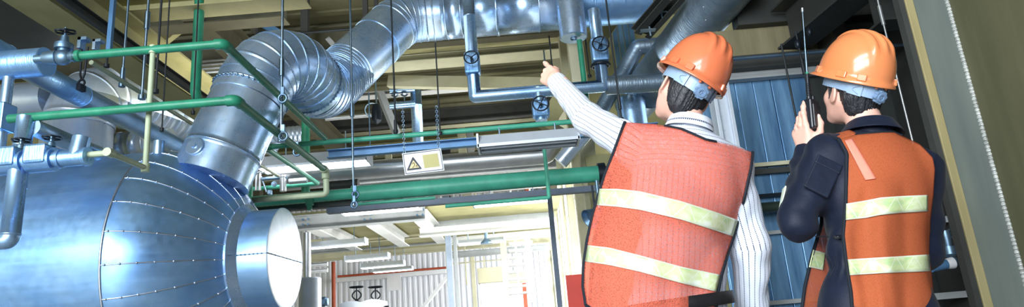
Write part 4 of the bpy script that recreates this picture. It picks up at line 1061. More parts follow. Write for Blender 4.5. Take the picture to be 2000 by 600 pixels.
lamp(925, 1076, 398, 11.6, 'lit strip lamp beside the thin green drop pipe', h=0.12, depth=0.34, hang=0.3)
lamp(606, 716, 482, 16.2, 'blue white strip lamp nearest in the hanging row', h=0.16, depth=0.36, hang=0.45)
lamp(676, 760, 508, 18.6, 'second strip lamp in the hanging row', h=0.16, depth=0.4, hang=0.5)
lamp(706, 790, 522, 20.4, 'third strip lamp in the hanging row', h=0.16, depth=0.4, hang=0.6)
lamp(730, 806, 530, 22.2, 'farthest strip lamp in the hanging row', h=0.12, depth=0.4, hang=0.7)
lamp(895, 985, 476, 17.2, 'strip lamp under the long white mezzanine rail', h=0.12, depth=0.36, hang=0.2)
lamp(1110, 1150, 300, 14, 'small strip lamp behind the raised arm', h=0.1, depth=0.3, hang=0.4) if False else None
a = at(950, 470, 16.6); tag(MB().lathe(a, (0, 0, 1), [(-0.08, 0), (-0.08, 0.16), (-0.05, 0.16), (0.05, 0.05), (0.2, 0.04), (0.2, 0)], 20).build('round_lamp', M['cast']), 'small round lamp under the long white mezzanine rail', 'lamp')
# wall floodlight behind the pointing man's shoulder
a = at(1163, 420, 7.4)
fl = thing('floodlight', 'grey bell floodlight on the pale post beside the vest', 'lamp', a[:])
MB().lathe(a + V((0.05, 0, 0.03)), (-0.75, -0.4, -0.5), [(0, 0), (0, 0.06), (0.09, 0.09), (0.16, 0.12), (0.17, 0.125), (0.17, 0.115), (0.12, 0.09), (0.12, 0)], 28).build('shade', M['cast'], fl)
MB().tube([a + V((0.05, 0, 0.05)), a + V((0.06, 0.02, 0.4))], 0.02, 10).build('arm', M['cast'], fl)
MB().tube([a + V((0.0, 0, 0.0)), a + V((0.0, 0.02, 0.35))], 0.012, 10).build('conduit', M['black'], fl)

# ================================================================== warning sign
Ys = 7.0
s00, s10, s11, s01 = at(785, 300, Ys), at(861, 290, Ys), at(868, 333, Ys), at(791, 342, Ys)
sg = thing('warning_sign', 'hanging white sign with a black edged warning triangle and a blank khaki field', 'sign', ((s00 + s11) / 2)[:])
def sq(u, v, off=0.0):
    p = s00.lerp(s10, u).lerp(s01.lerp(s11, u), v); return p + V((0, -off, 0))
def flat(pts, name, mat, off=0.004, th=0.003):
    m = MB(); f = [sq(u, v, off) for u, v in pts]; k = [sq(u, v, off - th) for u, v in pts]; b = m.add(f + k); n = len(pts)
    m.face([b + i for i in range(n)]); m.face([b + n + i for i in reversed(range(n))])
    for i in range(n): m.face((b + i, b + n + i, b + n + (i + 1) % n, b + (i + 1) % n))
    return m.build(name, M[mat], sg)
M['sign_white'] = paint('sign white', (236, 240, 246), 0.4, 0.02, bump=0)
M['sign_khaki'] = paint('sign khaki', (190, 184, 122), 0.5, 0.03, bump=0)
M['sign_cream'] = paint('sign cream', (236, 222, 164), 0.5, 0.02, bump=0)
M['sign_line'] = paint('sign blue line', (52, 74, 96), 0.5, 0.05, bump=0)
M['sign_grey'] = paint('sign grey figure', (140, 128, 104), 0.5, 0.05, bump=0)
flat([(0, 0), (1, 0), (1, 1), (0, 1)], 'board', 'sign_white', 0.0, 0.02)
for q in ([(0.02, 0.04), (0.98, 0.04), (0.98, 0.07), (0.02, 0.07)], [(0.02, 0.93), (0.98, 0.93), (0.98, 0.96), (0.02, 0.96)], [(0.02, 0.04), (0.035, 0.04), (0.035, 0.96), (0.02, 0.96)], [(0.965, 0.04), (0.98, 0.04), (0.98, 0.96), (0.965, 0.96)]):
    flat(q, 'border', 'sign_line')
flat([(0.51, 0.2), (0.9, 0.2), (0.9, 0.8), (0.51, 0.8)], 'khaki_field', 'sign_khaki')
flat([(0.25, 0.24), (0.275, 0.24), (0.44, 0.78), (0.43, 0.82), (0.075, 0.82), (0.07, 0.78)], 'triangle', 'black')
flat([(0.262, 0.38), (0.385, 0.74), (0.135, 0.74)], 'triangle_field', 'sign_cream', 0.007)
m = MB(); m.tube([sq(0.232, 0.56, 0.011), sq(0.245, 0.5, 0.011), sq(0.272, 0.5, 0.011), sq(0.282, 0.57, 0.011), sq(0.268, 0.64, 0.011), sq(0.24, 0.7, 0.011), sq(0.21, 0.70, 0.011)], 0.004, 6); m.build('symbol', M['sign_grey'], sg)
m = MB(); m.tube([sq(0.3, 0.70, 0.011), sq(0.325, 0.62, 0.011), sq(0.345, 0.70, 0.011)], 0.005, 6); m.build('symbol', M['sign_grey'], sg)
for u in (0.06, 0.94):
    c = sq(u, 0.0); m = MB(); zt_ = zC - 0.05; n = int((zt_ - c.z) / 0.026)
    for k in range(n):
        p = c + V((0, 0.01, 0)) + V((0, 0, (zt_ - c.z) * (k + 0.5) / n)); m.ring(p, (1, 0.2, 0) if k % 2 else (0.2, 1, 0), (zt_ - c.z) / n * 0.55, 0.004, 12, 6)
    m.build('chain', M['rod'], sg)

# ================================================================== clutter on the upper far level (glimpsed above the thick green pipe)
rng = random.Random(5)
spec = [('vent_box', 'cream', 680, 355, 18.5, 0.7, 0.5, 'cream vent box above the thick green pipe, nearest the tank'), ('vent_box', 'white_steel', 745, 350, 19.0, 0.9, 0.4, 'white vent box under the warning sign'),
        ('vent_box', 'cream', 590, 345, 18.0, 0.8, 0.35, 'cream vent box behind the pale diagonal pipes')]
for nm, mat, px, py, Y, w, h, lab in spec:
    a = at(px, py, Y); m = MB(); m.span((a.x - w / 2, Y, a.z), (a.x + w / 2, Y + 0.5, a.z + h))
    for k in range(4): m.span((a.x - w / 2 + 0.04, Y - 0.02, a.z + h * (0.15 + 0.2 * k)), (a.x + w / 2 - 0.04, Y, a.z + h * (0.24 + 0.2 * k)))
    tag(m.build(nm, M[mat], bevel=0.01), lab, 'vent')
for k, (px0, px1, py, Y, c, h) in enumerate(((560, 720, 352, 18.2, 'cream', 0.14), (690, 830, 345, 19.4, 'olive', 0.3), (840, 1075, 338, 20.5, 'cream', 0.16), (900, 1070, 352, 21.0, 'dark_steel', 0.2))):
    xb('mezzanine_beam', px0, px1, (px0 + px1) / 2, py, Y, h, 0.2, c, label=['cream beam behind the pale diagonal pipes', 'olive beam just under the warning sign', 'cream beam over the thick green pipe', 'dark beam over the thick green pipe'][k])
struct(corrug((xat(825, 23.5, 5).x, 23.5, 0), (xat(870, 23.5, 5).x, 23.5, 0), at(840, 425, 23.5).z, at(840, 330, 23.5).z, 0.24, 0.035).build('wall_sheet', M['panel_white'], solid=0.02), 'strip of white corrugated sheet behind the open mezzanine end')
for k, (px, py, w, h, mat) in enumerate(((960, 415, 0.7, 0.45, 'white_steel'), (1005, 412, 0.6, 0.5, 'grey_steel'), (1032, 395, 0.14, 0.6, 'rust'), (1060, 414, 0.5, 0.4, 'white_steel'), (918, 410, 0.4, 0.6, 'cream'))):
    a = at(px, py, 19.2); tag(MB().span((a.x - w / 2, 19.2, a.z - 0.2), (a.x + w / 2, 19.6, a.z + h)).build('cabinet', M[mat], bevel=0.02), ['white cabinet on the mezzanine under the lit lamp', 'grey cabinet on the mezzanine under the lit lamp', 'narrow rust cabinet on the mezzanine', 'low white cabinet near the mezzanine end', 'narrow cream cabinet on the mezzanine'][k], 'cabinet')
# ================================================================== people: implicit surfaces meshed with OpenVDB
import openvdb as vdb
class SDF:
    def __init__(s, lo, hi, h):
        s.lo = np.array(lo, float); s.h = h
        s.n = np.ceil((np.array(hi, float) - s.lo) / h).astype(int) + 1
        s.a = np.full(tuple(s.n), 0.06, np.float32)
    def _sub(s, lo, hi):
        i0 = np.clip(np.floor((np.array(lo) - s.lo) / s.h).astype(int), 0, s.n); i1 = np.clip(np.ceil((np.array(hi) - s.lo) / s.h).astype(int) + 1, 0, s.n)
        sl = tuple(slice(a, b) for a, b in zip(i0, i1))
        ax = [np.arange(a, b, dtype=np.float32) * s.h + s.lo[i] for i, (a, b) in enumerate(zip(i0, i1))]
        return sl, ax[0][:, None, None], ax[1][None, :, None], ax[2][None, None, :]
    def _put(s, sl, d, k, mode='u'):
        a = s.a[sl]
        if mode == 'u':
            if k > 0:
                h = np.maximum(k - np.abs(a - d), 0) / k; s.a[sl] = np.minimum(a, d) - h * h * k * 0.25
            else: s.a[sl] = np.minimum(a, d)
        else:
            d = -d
            if k > 0:
                h = np.maximum(k - np.abs(a - d), 0) / k; s.a[sl] = np.maximum(a, d) + h * h * k * 0.25
            else: s.a[sl] = np.maximum(a, d)
    def cone(s, p0, p1, r0, r1, k=0.01, mode='u', disp=None):
        p0 = np.array(p0, float); p1 = np.array(p1, float); m = max(r0, r1) + 0.065
        sl, X, Y, Z = s._sub(np.minimum(p0, p1) - m, np.maximum(p0, p1) + m)
        d = p1 - p0; L2 = max(d @ d, 1e-12)
        t = np.clip(((X - p0[0]) * d[0] + (Y - p0[1]) * d[1] + (Z - p0[2]) * d[2]) / L2, 0, 1)
        q = np.sqrt((X - p0[0] - t * d[0]) ** 2 + (Y - p0[1] - t * d[1]) ** 2 + (Z - p0[2] - t * d[2]) ** 2) - (r0 + (r1 - r0) * t)
        if disp is not None: q = q + disp(X, Y, Z, t)
        s._put(sl, q.astype(np.float32), k, mode); return s
    def ell(s, c, r, R=None, k=0.02, mode='u', p=2.0):
        c = np.array(c, float); r = np.array(r, float); R = np.eye(3) if R is None else np.array(R)
        m = np.abs(R) @ r + 0.065
        sl, X, Y, Z = s._sub(c - m, c + m); x, y, z = X - c[0], Y - c[1], Z - c[2]
        q = [x * R[0][i] + y * R[1][i] + z * R[2][i] for i in range(3)]
        if p == 2.0:
            k0 = np.sqrt(sum((q[i] / r[i]) ** 2 for i in range(3))) + 1e-9; k1 = np.sqrt(sum((q[i] / r[i] ** 2) ** 2 for i in range(3))) + 1e-9
            d = k0 * (k0 - 1) / k1
        else:
            k0 = sum(np.abs(q[i] / r[i]) ** p for i in range(3)) ** (1 / p) + 1e-9; d = (k0 - 1) * r.min()
        s._put(sl, d.astype(np.float32), k, mode); return s
    def half(s, pt, n, k=0.004):
        """cut away the side the normal points to"""
        n = np.array(n, float); n /= np.linalg.norm(n); sl, X, Y, Z = s._sub(s.lo, s.lo + s.n * s.h)
        d = (X - pt[0]) * n[0] + (Y - pt[1]) * n[1] + (Z - pt[2]) * n[2]
        s._put(sl, (-d).astype(np.float32) * -1 * -1, k, 'c') if False else None
        h = np.maximum(k - np.abs(s.a - d), 0) / k; s.a = np.maximum(s.a, d) + (h * h * k * 0.25); s.a = s.a.astype(np.float32); return s
    def warp(s, fn):
        sl, X, Y, Z = s._sub(s.lo, s.lo + s.n * s.h); s.a = (s.a + fn(X, Y, Z)).astype(np.float32); return s
    def mesh(s):
        g = vdb.FloatGrid(0.06); g.copyFromArray(s.a); pts, quads = g.convertToQuads(isovalue=0.0)
        return np.array(pts) * s.h + s.lo, np.array(quads)[:, ::-1]

def relax(p, q, it=2, lam=0.5):
    n = len(p); e = np.concatenate([q[:, [0, 1]], q[:, [1, 2]], q[:, [2, 3]], q[:, [3, 0]]])
    for _ in range(it):
        acc = np.zeros_like(p); cnt = np.zeros(n)
        for a, b in ((0, 1), (1, 0)):
            np.add.at(acc, e[:, a], p[e[:, b]]); np.add.at(cnt, e[:, a], 1)
        p = p + lam * (acc / np.maximum(cnt, 1)[:, None] - p)
    return p

def mesh_obj(name, parts, mat, parent, attrs=None, it=2):
    """parts = list of (points, quads); attrs(points) -> {name: values}"""
    P, Q, b = [], [], 0
    for p, q in parts:
        p = relax(p, q, it); P.append(p); Q.append(q + b); b += len(p)
    P = np.concatenate(P); Q = np.concatenate(Q)
    me = bpy.data.meshes.new(name); me.from_pydata(P.tolist(), [], Q.tolist())
    me.polygons.foreach_set('use_smooth', [True] * len(Q))
    if attrs:
        for k, v in attrs(P).items():
            at_ = me.attributes.new(k, 'FLOAT', 'POINT'); at_.data.foreach_set('value', np.asarray(v, np.float32))
    for m in (mat if isinstance(mat, (list, tuple)) else [mat]): me.materials.append(m)
    me.update(); o = bpy.data.objects.new(name, me); COL.objects.link(o)
    o.parent = parent; o.matrix_parent_inverse = Matrix.Translation(-parent.location)
    return o

# ---- cloth, skin, plastic
def skin_mat():
    t = NT('skin'); co = t.coord('Object'); n = t.noise(co, 18, 4)
    t.set(Base_Color=t.mix(n, lin((222, 168, 148)), lin((240, 196, 178))), Roughness=0.5)
    t.b.inputs['Subsurface Weight'].default_value = 0.12; t.b.inputs['Subsurface Radius'].default_value = (0.012, 0.005, 0.003)
    t.bump(t.noise(co, 160, 2), 0.12, 0.001); return t.m
M['skin'] = skin_mat()
def hair_mat():
    t = NT('black hair'); co = t.coord('Object'); n = t.noise(t.scaled(co, (260, 260, 24)), 1.0, 3)
    t.set(Base_Color=t.mix(n, lin((12, 13, 16)), lin((44, 46, 52))), Roughness=0.42); t.bump(n, 0.8, 0.004); return t.m
M['hair'] = hair_mat()
def plastic(name, c, rough=0.22, coat=0.4):
    t = NT(name); co = t.coord('Object'); n = t.noise(co, 5, 4)
    a = lin(c); t.set(Base_Color=t.mix(n, tuple(x * 0.9 for x in a[:3]) + (1,), a), Roughness=rough); t.b.inputs['Coat Weight'].default_value = coat; t.b.inputs['Coat Roughness'].default_value = 0.12; return t.m
M['helmet'] = plastic('orange helmet shell', (222, 120, 80))
M['helmet_light'] = plastic('pale orange helmet shell', (230, 140, 88))
M['band'] = plastic('grey blue helmet band', (150, 176, 204), 0.42, 0.1)
M['knob'] = plastic('grey blue ratchet knob', (118, 146, 178), 0.4, 0.1)
M['radio'] = plastic('black radio shell', (22, 28, 36), 0.36, 0.1)
def shirt_mat():
    t = NT('striped shirt cotton'); su = t.n.new('ShaderNodeAttribute'); su.attribute_name = 'su'; sv = t.n.new('ShaderNodeAttribute'); sv.attribute_name = 'sv'
    co = t.coord('Object')
    f = t.math('FRACT', t.math('DIVIDE', su.outputs['Fac'], 0.0175)); line = t.math('LESS_THAN', f, 0.14)
    dash = t.math('LESS_THAN', t.math('FRACT', t.math('DIVIDE', sv.outputs['Fac'], 0.006)), 0.72)
    n = t.noise(co, 60, 3)
    t.set(Base_Color=t.mix(t.math('MULTIPLY', line, dash), t.mix(n, lin((206, 214, 230)), lin((224, 230, 242))), lin((48, 58, 84))), Roughness=0.8)
    t.b.inputs['Specular IOR Level'].default_value = 0.2
    t.bump(t.math('ADD', t.noise(co, 22, 3), t.math('MULTIPLY', t.noise(co, 500, 1), 0.1)), 0.35, 0.008); return t.m
M['shirt'] = shirt_mat()
def cloth(name, c, c2, rough=0.85, b=0.35, sc=24):
    t = NT(name); co = t.coord('Object'); n = t.noise(co, sc, 5)
    t.set(Base_Color=t.mix(n, lin(c), lin(c2)), Roughness=rough); t.b.inputs['Specular IOR Level'].default_value = 0.25
    t.b.inputs['Sheen Weight'].default_value = 0.04
    t.bump(t.math('ADD', n, t.math('MULTIPLY', t.noise(co, 420, 1), 0.25)), b, 0.006); return t.m
M['navy'] = cloth('navy coverall cotton', (12, 18, 32), (26, 36, 58), 0.55)
M['trouser'] = cloth('dark trouser cloth', (34, 34, 40), (52, 50, 56))
M['leather'] = cloth('black leather', (20, 20, 22), (34, 34, 36), 0.45)
M['piping'] = cloth('dark vest binding', (16, 22, 32), (28, 36, 46), 0.7, 0.1)
def vest_mat(name, c, see):
    t = NT(name); co = t.coord('Object'); n = t.noise(co, 9, 3)
    a = lin(c)
    t.set(Base_Color=t.mix(n, tuple(x * 0.86 for x in a[:3]) + (1,), a), Roughness=0.75); t.b.inputs['Specular IOR Level'].default_value = 0.2
    uv = t.coord('UV')
    w = t.n.new('ShaderNodeTexVoronoi'); w.inputs['Scale'].default_value = 260; t.link(uv, w.inputs['Vector'])
    t.bump(w.outputs['Distance'], 0.25, 0.002)
    tr = t.n.new('ShaderNodeBsdfTransparent'); tl = t.n.new('ShaderNodeBsdfTranslucent'); tl.inputs[0].default_value = a
    m1 = t.n.new('ShaderNodeMixShader'); m1.inputs[0].default_value = 0.12; t.link(t.b.outputs[0], m1.inputs[1]); t.link(tl.outputs[0], m1.inputs[2])
    m2 = t.n.new('ShaderNodeMixShader'); hole = t.math('MULTIPLY', t.math('LESS_THAN', w.outputs['Distance'], 0.36), 0.5)
    t.link(t.math('MULTIPLY_ADD', hole, see, see * 0.72), m2.inputs[0])
    t.link(m1.outputs[0], m2.inputs[1]); t.link(tr.outputs[0], m2.inputs[2]); t.link(m2.outputs[0], t.o.inputs['Surface']); return t.m
M['vest_one'] = vest_mat('coral mesh vest', (250, 130, 104), 0.68)
M['vest_two'] = vest_mat('orange mesh vest', (204, 108, 68), 0.34)
def tape_mat():
    t = NT('reflective tape'); uv = t.coord('UV')
    sx = t.n.new('ShaderNodeSeparateXYZ'); t.link(uv, sx.inputs[0]); u, v = sx.outputs[0], sx.outputs[1]
    # prismatic tape: zigzag seams and plain borders; u in metres, v 0..1 across
    a = t.math('ABSOLUTE', t.math('SUBTRACT', t.math('FRACT', t.math('DIVIDE', u, 0.085)), 0.5)); zz = t.math('ABSOLUTE', t.math('SUBTRACT', t.math('MULTIPLY', a, 2.0), v))
    zl = t.math('LESS_THAN', zz, 0.045); ed = t.math('GREATER_THAN', t.math('ABSOLUTE', t.math('SUBTRACT', v, 0.5)), 0.42)
    n = t.noise(t.scaled(uv, (13, 1.2, 1)), 1.0, 3, 0.6, 0.8)
    base = t.ramp(n, [(0.30, lin((170, 214, 160))), (0.46, lin((206, 222, 160))), (0.58, lin((222, 232, 190))), (0.72, lin((236, 244, 232)))])
    t.set(Base_Color=t.mix(t.math('MAXIMUM', zl, ed), base, lin((232, 240, 214))), Roughness=0.3, Metallic=0.0)
    t.b.inputs['Coat Weight'].default_value = 0.6; t.b.inputs['Coat Roughness'].default_value = 0.1
    t.bump(t.math('MAXIMUM', zl, ed), 0.3, 0.001); return t.m
M['tape'] = tape_mat()
M['tape_pink'] = cloth('pink binding tape', (236, 128, 108), (244, 150, 128), 0.6, 0.1)

def rot3(yaw, pitch, roll):
    """facing: yaw to the left of +Y, pitch up, roll clockwise seen from behind (degrees)"""
    return (Matrix.Rotation(math.radians(yaw), 3, 'Z') @ Matrix.Rotation(math.radians(pitch), 3, 'X') @ Matrix.Rotation(math.radians(roll), 3, 'Y'))

def head_sdf(o, R, neck, h=0.003):
    """head + neck; o = centre of the head, R = head axes"""
    T = lambda x, y, z: np.array(o + R @ V((x, y, z)))
    Rn = [list(r) for r in R]
    pts = [T(x, y, z) for x in (-.11, .11) for y in (-.13, .15) for z in (-.16, .15)] + [np.array(neck) - 0.11, np.array(neck) + 0.11]
    lo = np.min(pts, 0); hi = np.max(pts, 0); s = SDF(lo, hi, h)
    s.ell(T(0, -.012, .035), (.076, .096, .086), Rn, 0.0)
    s.ell(T(0, .03, -.03), (.064, .066, .085), Rn, 0.03)
    for q in (-1, 1):
        s.cone(T(q * .056, .0, -.035), T(q * .022, .062, -.095), .022, .017, 0.03)       # jaw
        s.ell(T(q * .043, .055, -.025), (.024, .026, .026), Rn, 0.02)                    # cheek
    s.cone(T(-.016, .07, -.098), T(.016, .07, -.098), .016, .016, 0.02)                  # chin
    for q in (-1, 1): s.ell(T(q * .032, .092, .008), (.017, .013, .011), Rn, 0.012, 'c')  # eye sockets
    s.cone(T(-.035, .078, .026), T(.035, .078, .026), .014, .014, 0.012)                 # brow
    s.cone(T(0, .088, .01), T(0, .112, -.032), .008, .012, 0.010)                        # nose
    for q in (-1, 1): s.ell(T(q * .012, .102, -.037), (.008, .010, .007), Rn, 0.006)
    s.cone(T(-.02, .083, -.062), T(.02, .083, -.062), .0065, .0065, 0.006); s.cone(T(-.018, .082, -.073), T(.018, .082, -.073), .0075, .0075, 0.006)
    s.cone(T(-.02, .092, -.0675), T(.02, .092, -.0675), .0022, .0022, 0.002, 'c')
    for q in (-1, 1):                                                                    # ears
        E = R @ Matrix.Rotation(math.radians(q * 22), 3, 'Z') @ Matrix.Rotation(math.radians(-10), 3, 'X'); En = [list(r) for r in E]
        s.ell(T(q * .083, -.012, -.012), (.0075, .019, .033), En, 0.006); s.ell(T(q * .079, -.004, -.036), (.007, .010, .012), En, 0.008)
        s.ell(T(q * .092, -.008, -.008), (.006, .011, .020), En, 0.004, 'c')
    s.cone(T(0, -.025, -.03), neck, .056, .060, 0.03)
    return s

def hair_sdf(o, R, h=0.0035):
    T = lambda x, y, z: np.array(o + R @ V((x, y, z))); Rn = [list(r) for r in R]
    pts = [T(x, y, z) for x in (-.11, .11) for y in (-.14, .13) for z in (-.15, .14)]; s = SDF(np.min(pts, 0), np.max(pts, 0), h)
    s.ell(T(0, -.014, .037), (.082, .102, .086), Rn, 0.0)
    s.ell(T(0, -.050, -.020), (.074, .055, .070), Rn, 0.02); s.ell(T(0, -.060, -.068), (.055, .035, .040), Rn, 0.02)
    s.ell(T(0, .13, -.03), (.10, .085, .085), Rn, 0.01, 'c')                             # face opening
    for q in (-1, 1):
        s.ell(T(q * .095, -.002, -.035), (.032, .034, .055), Rn, 0.008, 'c')
        s.cone(T(q * .072, .022, .02), T(q * .069, .026, -.030), .010, .005, 0.006)      # sideburn
    def strands(X, Y, Z):
        x = R[0][0] * (X - o[0]) + R[1][0] * (Y - o[1]) + R[2][0] * (Z - o[2]); y = R[0][1] * (X - o[0]) + R[1][1] * (Y - o[1]) + R[2][1] * (Z - o[2])
        a = np.arctan2(x, -y); return 0.0016 * np.sin(a * 46 + 3 * np.sin(a * 9)) + 0.0012 * np.sin(a * 83)
    s.warp(strands); return s

def hand_sdf(w, yax, zax, curls, thumb, left=True, sc=1.0, h=0.0022, spread=(5, 1, -3, -8), arm=None):
    """hand at wrist w; yax towards the fingers, zax the back of the hand; thumb = three directions in the hand's axes"""
    yax = V(yax).normalized(); zax = V(zax); zax = (zax - yax * zax.dot(yax)).normalized(); xax = yax.cross(zax) * (1 if left else -1)
    T = lambda p: np.array(V(w) + (xax * p[0] + yax * p[1] + zax * p[2]) * sc)
    kn = [(.030, .090, .002), (.009, .096, .005), (-.012, .091, .003), (-.031, .081, -.002)]
    ln = [(.044, .026, .021), (.049, .030, .022), (.045, .028, .022), (.035, .021, .019)]
    pts = []; chains = []
    for f in range(4):
        p = V(kn[f]); a = 0; c = [p.copy()]
        for j in range(3):
            a += math.radians(curls[f][j]); sp = math.radians(spread[f]) * (1 if j == 0 else 0.6)
            p = p + V((math.sin(sp) * math.cos(a), math.cos(sp) * math.cos(a), -math.sin(a))) * ln[f][j]; c.append(p.copy())
        chains.append(c); pts += c
    tb = V((.026, .028, -.010)); tc = [tb]
    for d, l in zip(thumb, (.042, .034, .028)): tc.append(tc[-1] + V(d).normalized() * l)
    pts += tc
    W = [T(p) for p in pts] + [T((0, -.08, 0)), T((.05, 0, 0)), T((-.05, 0, 0))]
    s = SDF(np.min(W, 0) - 0.03, np.max(W, 0) + 0.03, h)
    for f in range(4):                                       # palm
        x = kn[f][0]; s.cone(T((x * .62, .012, 0)), T((x, .08 if f < 3 else .072, 0)), .0165 * sc, .0135 * sc, 0.014)
    s.cone(T((.016, .012, -.010)), T((.026, .050, -.012)), .020 * sc, .017 * sc, 0.012); s.cone(T((-.022, .012, -.008)), T((-.028, .06, -.008)), .017 * sc, .013 * sc, 0.012)
    s.cone(T((.012, -.07, 0)), T((.008, .015, 0)), .024 * sc, .021 * sc, 0.014); s.cone(T((-.012, -.07, 0)), T((-.010, .015, 0)), .024 * sc, .020 * sc, 0.014)
    r0 = [.0096, .0099, .0093, .0083]
    for f, c in enumerate(chains):
        g = SDF.__new__(SDF); g.lo, g.h, g.n = s.lo, s.h, s.n; g.a = np.full(tuple(s.n), 0.06, np.float32)
        rr = [r0[f] * 1.08, r0[f], r0[f] * .92, r0[f] * .80]
        for j in range(3):
            g.cone(T(c[j]), T(c[j + 1]), rr[j] * sc, rr[j + 1] * sc, 0.004)
            if j: g.cone(T(c[j]), T(c[j]), rr[j] * 1.07 * sc, rr[j] * 1.07 * sc, 0.005)
        g.ell(T(c[0]), (.0118 * sc,) * 3, None, 0.006)
        k = 0.0045; hh = np.maximum(k - np.abs(s.a - g.a), 0) / k; s.a = (np.minimum(s.a, g.a) - hh * hh * k * 0.25).astype(np.float32)
    for j, (a, b) in enumerate(((.0150, .0122), (.0118, .0108), (.0112, .0088))): s.cone(T(tc[j]), T(tc[j + 1]), a * sc, b * sc, 0.009 if j == 0 else 0.004)
    info = dict(T=T, chains=chains, thumb=tc, x=xax, y=yax, z=zax)
    return s, info

def nail(info, tip, prev, up, parent, r=0.0068):
    a = V(info['T'](tip)); b = V(info['T'](prev)); d = (a - b).normalized(); u = V(up); u = (u - d * u.dot(d)).normalized(); s_ = d.cross(u)
    R = Matrix((s_, d, u)).transposed(); return MB().ball(a - d * 0.001 + u * r, (0.0058, 0.0075, 0.0022), 12, 8, R).build('fingernail', M['nail'], parent)
M['nail'] = plastic('fingernail', (240, 204, 192), 0.35, 0.1)

def hard_hat(o, R, parent, shell_mat, label=None):
    """o = centre of the brim plane in the head's axes R"""
    T = lambda x, y, z: V(o) + R @ V((x, y, z))
    hp = thing_part = None
    NA, NE = 128, 40; rows = []
    A, Bf, Bb, H = 0.114, 0.136, 0.142, 0.160
    def shell(phi, e):
        c, s_ = math.cos(phi), math.sin(phi); ce = math.cos(e) ** 0.86; se = math.sin(e) ** 0.94 if e > 0 else 0.0
        b = Bf if s_ > 0 else Bb
        x, y, z = A * c * ce, b * s_ * ce, H * se
        # three raised ridges front to back over the crown, flattened side fields
        w = max(0.0, min(1.0, (z - 0.058) / 0.03)) * max(0.0, min(1.0, (0.118 - abs(y + 0.005)) / 0.03))
        rg = 0.0
        for xc, hgt in ((-0.032, 0.0070), (0.0, 0.0085), (0.032, 0.0070)):
            q = (x - xc * (1.0 + 1.6 * max(0.0, -y - 0.02))) / 0.0080; rg = max(rg, hgt / (1 + q ** 6))
        n = V((x / A ** 2, y / b ** 2, z / H ** 2)).normalized()
        p = V((x, y, z)) + n * rg * w
        # vertical side flutes low at the back
        return p
    es = [math.pi / 2 * (i / NE) ** 0.9 for i in range(NE + 1)]
    prof = []
    def rim(phi, k):
        c, s_ = math.cos(phi), math.sin(phi); front = max(0.0, s_) ** 3
        ext = (0.010 + 0.030 * front); b = Bf if s_ > 0 else Bb
        base = V((A * c, b * s_, 0)); d = V((c, s_, 0)).normalized()
        tab = {0: (1.0, -0.010 - 0.006 * front), 1: (1.04, -0.0135 - 0.007 * front), 2: (1.0, -0.0155 - 0.006 * front), 3: (0.3, -0.008), 4: (-0.10, -0.004)}
        f, z = tab[k]; return base + d * (ext * f) + V((0, 0, z))
    rows.append([T(*rim(2 * math.pi * j / NA, 4)) for j in range(NA)]); rows.append([T(*rim(2 * math.pi * j / NA, 3)) for j in range(NA)])
    rows.append([T(*rim(2 * math.pi * j / NA, 2)) for j in range(NA)]); rows.append([T(*rim(2 * math.pi * j / NA, 1)) for j in range(NA)]); rows.append([T(*rim(2 * math.pi * j / NA, 0)) for j in range(NA)])
    rows.append([T(*(shell(2 * math.pi * j / NA, 0.0) + V((math.cos(2 * math.pi * j / NA) * .0035, math.sin(2 * math.pi * j / NA) * .0035, 0.001)))) for j in range(NA)])
    for e in es[0:]:
        rows.append([T(*(shell(2 * math.pi * j / NA, e) + V((0, 0, 0.004)))) for j in range(NA)])
    m = MB(); m.grid(rows, loop=True)
    # inner skin so that the shell has thickness
    inner = [[T(*(shell(2 * math.pi * j / NA, e) * 0.972 + V((0, 0, -0.003)))) for j in range(0, NA, 2)] for e in es[::2]]
    b0 = len(m.v); m.grid(inner[::-1], loop=True)
    hat = m.build('helmet', M[shell_mat], parent)
    # slot pads near the brim
    for ang, w in ((203, .036), (232, .030), (337, .036), (308, .030), (270, .03), (150, .03), (30, .03)):
        a = math.radians(ang); b = Bf if math.sin(a) > 0 else Bb
        p = V((A * math.cos(a), b * math.sin(a), 0)); d = V((math.cos(a) / A, math.sin(a) / b, 0)).normalized(); t = V((-d.y, d.x, 0))
        if ang == 270: continue
        c = T(*(p + d * 0.003 + V((0, 0, 0.008)))); RR = R @ Matrix((t, d, V((0, 0, 1)))).transposed() @ Matrix.Rotation(math.radians(9), 3, 'X')
        MB().box(c, (w, 0.012, 0.024), RR).build('slot_pad', M[shell_mat], hat, bevel=0.003)
    a = math.radians(318)
    # head band and ratchet
    def band(z0, z1, r, a0, a1, th, nm, mat, n=64):
        rr = []
        for q, zz in ((1.0, z0), (1.0, z1), (1 - th / r, z1), (1 - th / r, z0), (1.0, z0)):
            row = []
            for j in range(n + 1):
                t = math.radians(a0 + (a1 - a0) * j / n); b = 1.2 if math.sin(t) > 0 else 1.36
                row.append(T(r * q * math.cos(t), r * b * q * math.sin(t) - 0.006, zz - 0.012 * (max(0, -math.sin(t)) ** 2)))
            rr.append(row)
        return MB().grid(rr, smooth=False).build(nm, mat, hat)
    band(-0.046, 0.006, 0.0915, 0, 360, 0.004, 'headband', M['band'])
    for q in (-1, 1):
        a0 = 270 + q * 47
        band(-0.049, -0.004, 0.0955, a0 - 12, a0 + 12, 0.005, 'band_buckle', M['band'], 12)
        # raised D outline on the buckle
        pts = []
        for k in range(15):
            f = k / 14; aa = math.radians(a0 + q * (-6 + 10 * math.sin(math.pi * f))); zz = -0.016 - 0.026 * f; bb = 1.36
            pts.append(T(0.0975 * math.cos(aa), 0.0975 * bb * math.sin(aa) - 0.006, zz - 0.012 * max(0, -math.sin(aa)) ** 2))
        MB().tube(pts, 0.0014, 6).build('buckle_outline', M['band'], hat)
        kp = T(0.02 * q, -0.134, -0.017); MB().ball(kp, 0.006, 10, 8).build('clip', M[shell_mat], hat)
    kc = T(0, -0.128, -0.046); kd = R @ V((0, -1, -0.12)); m = MB()
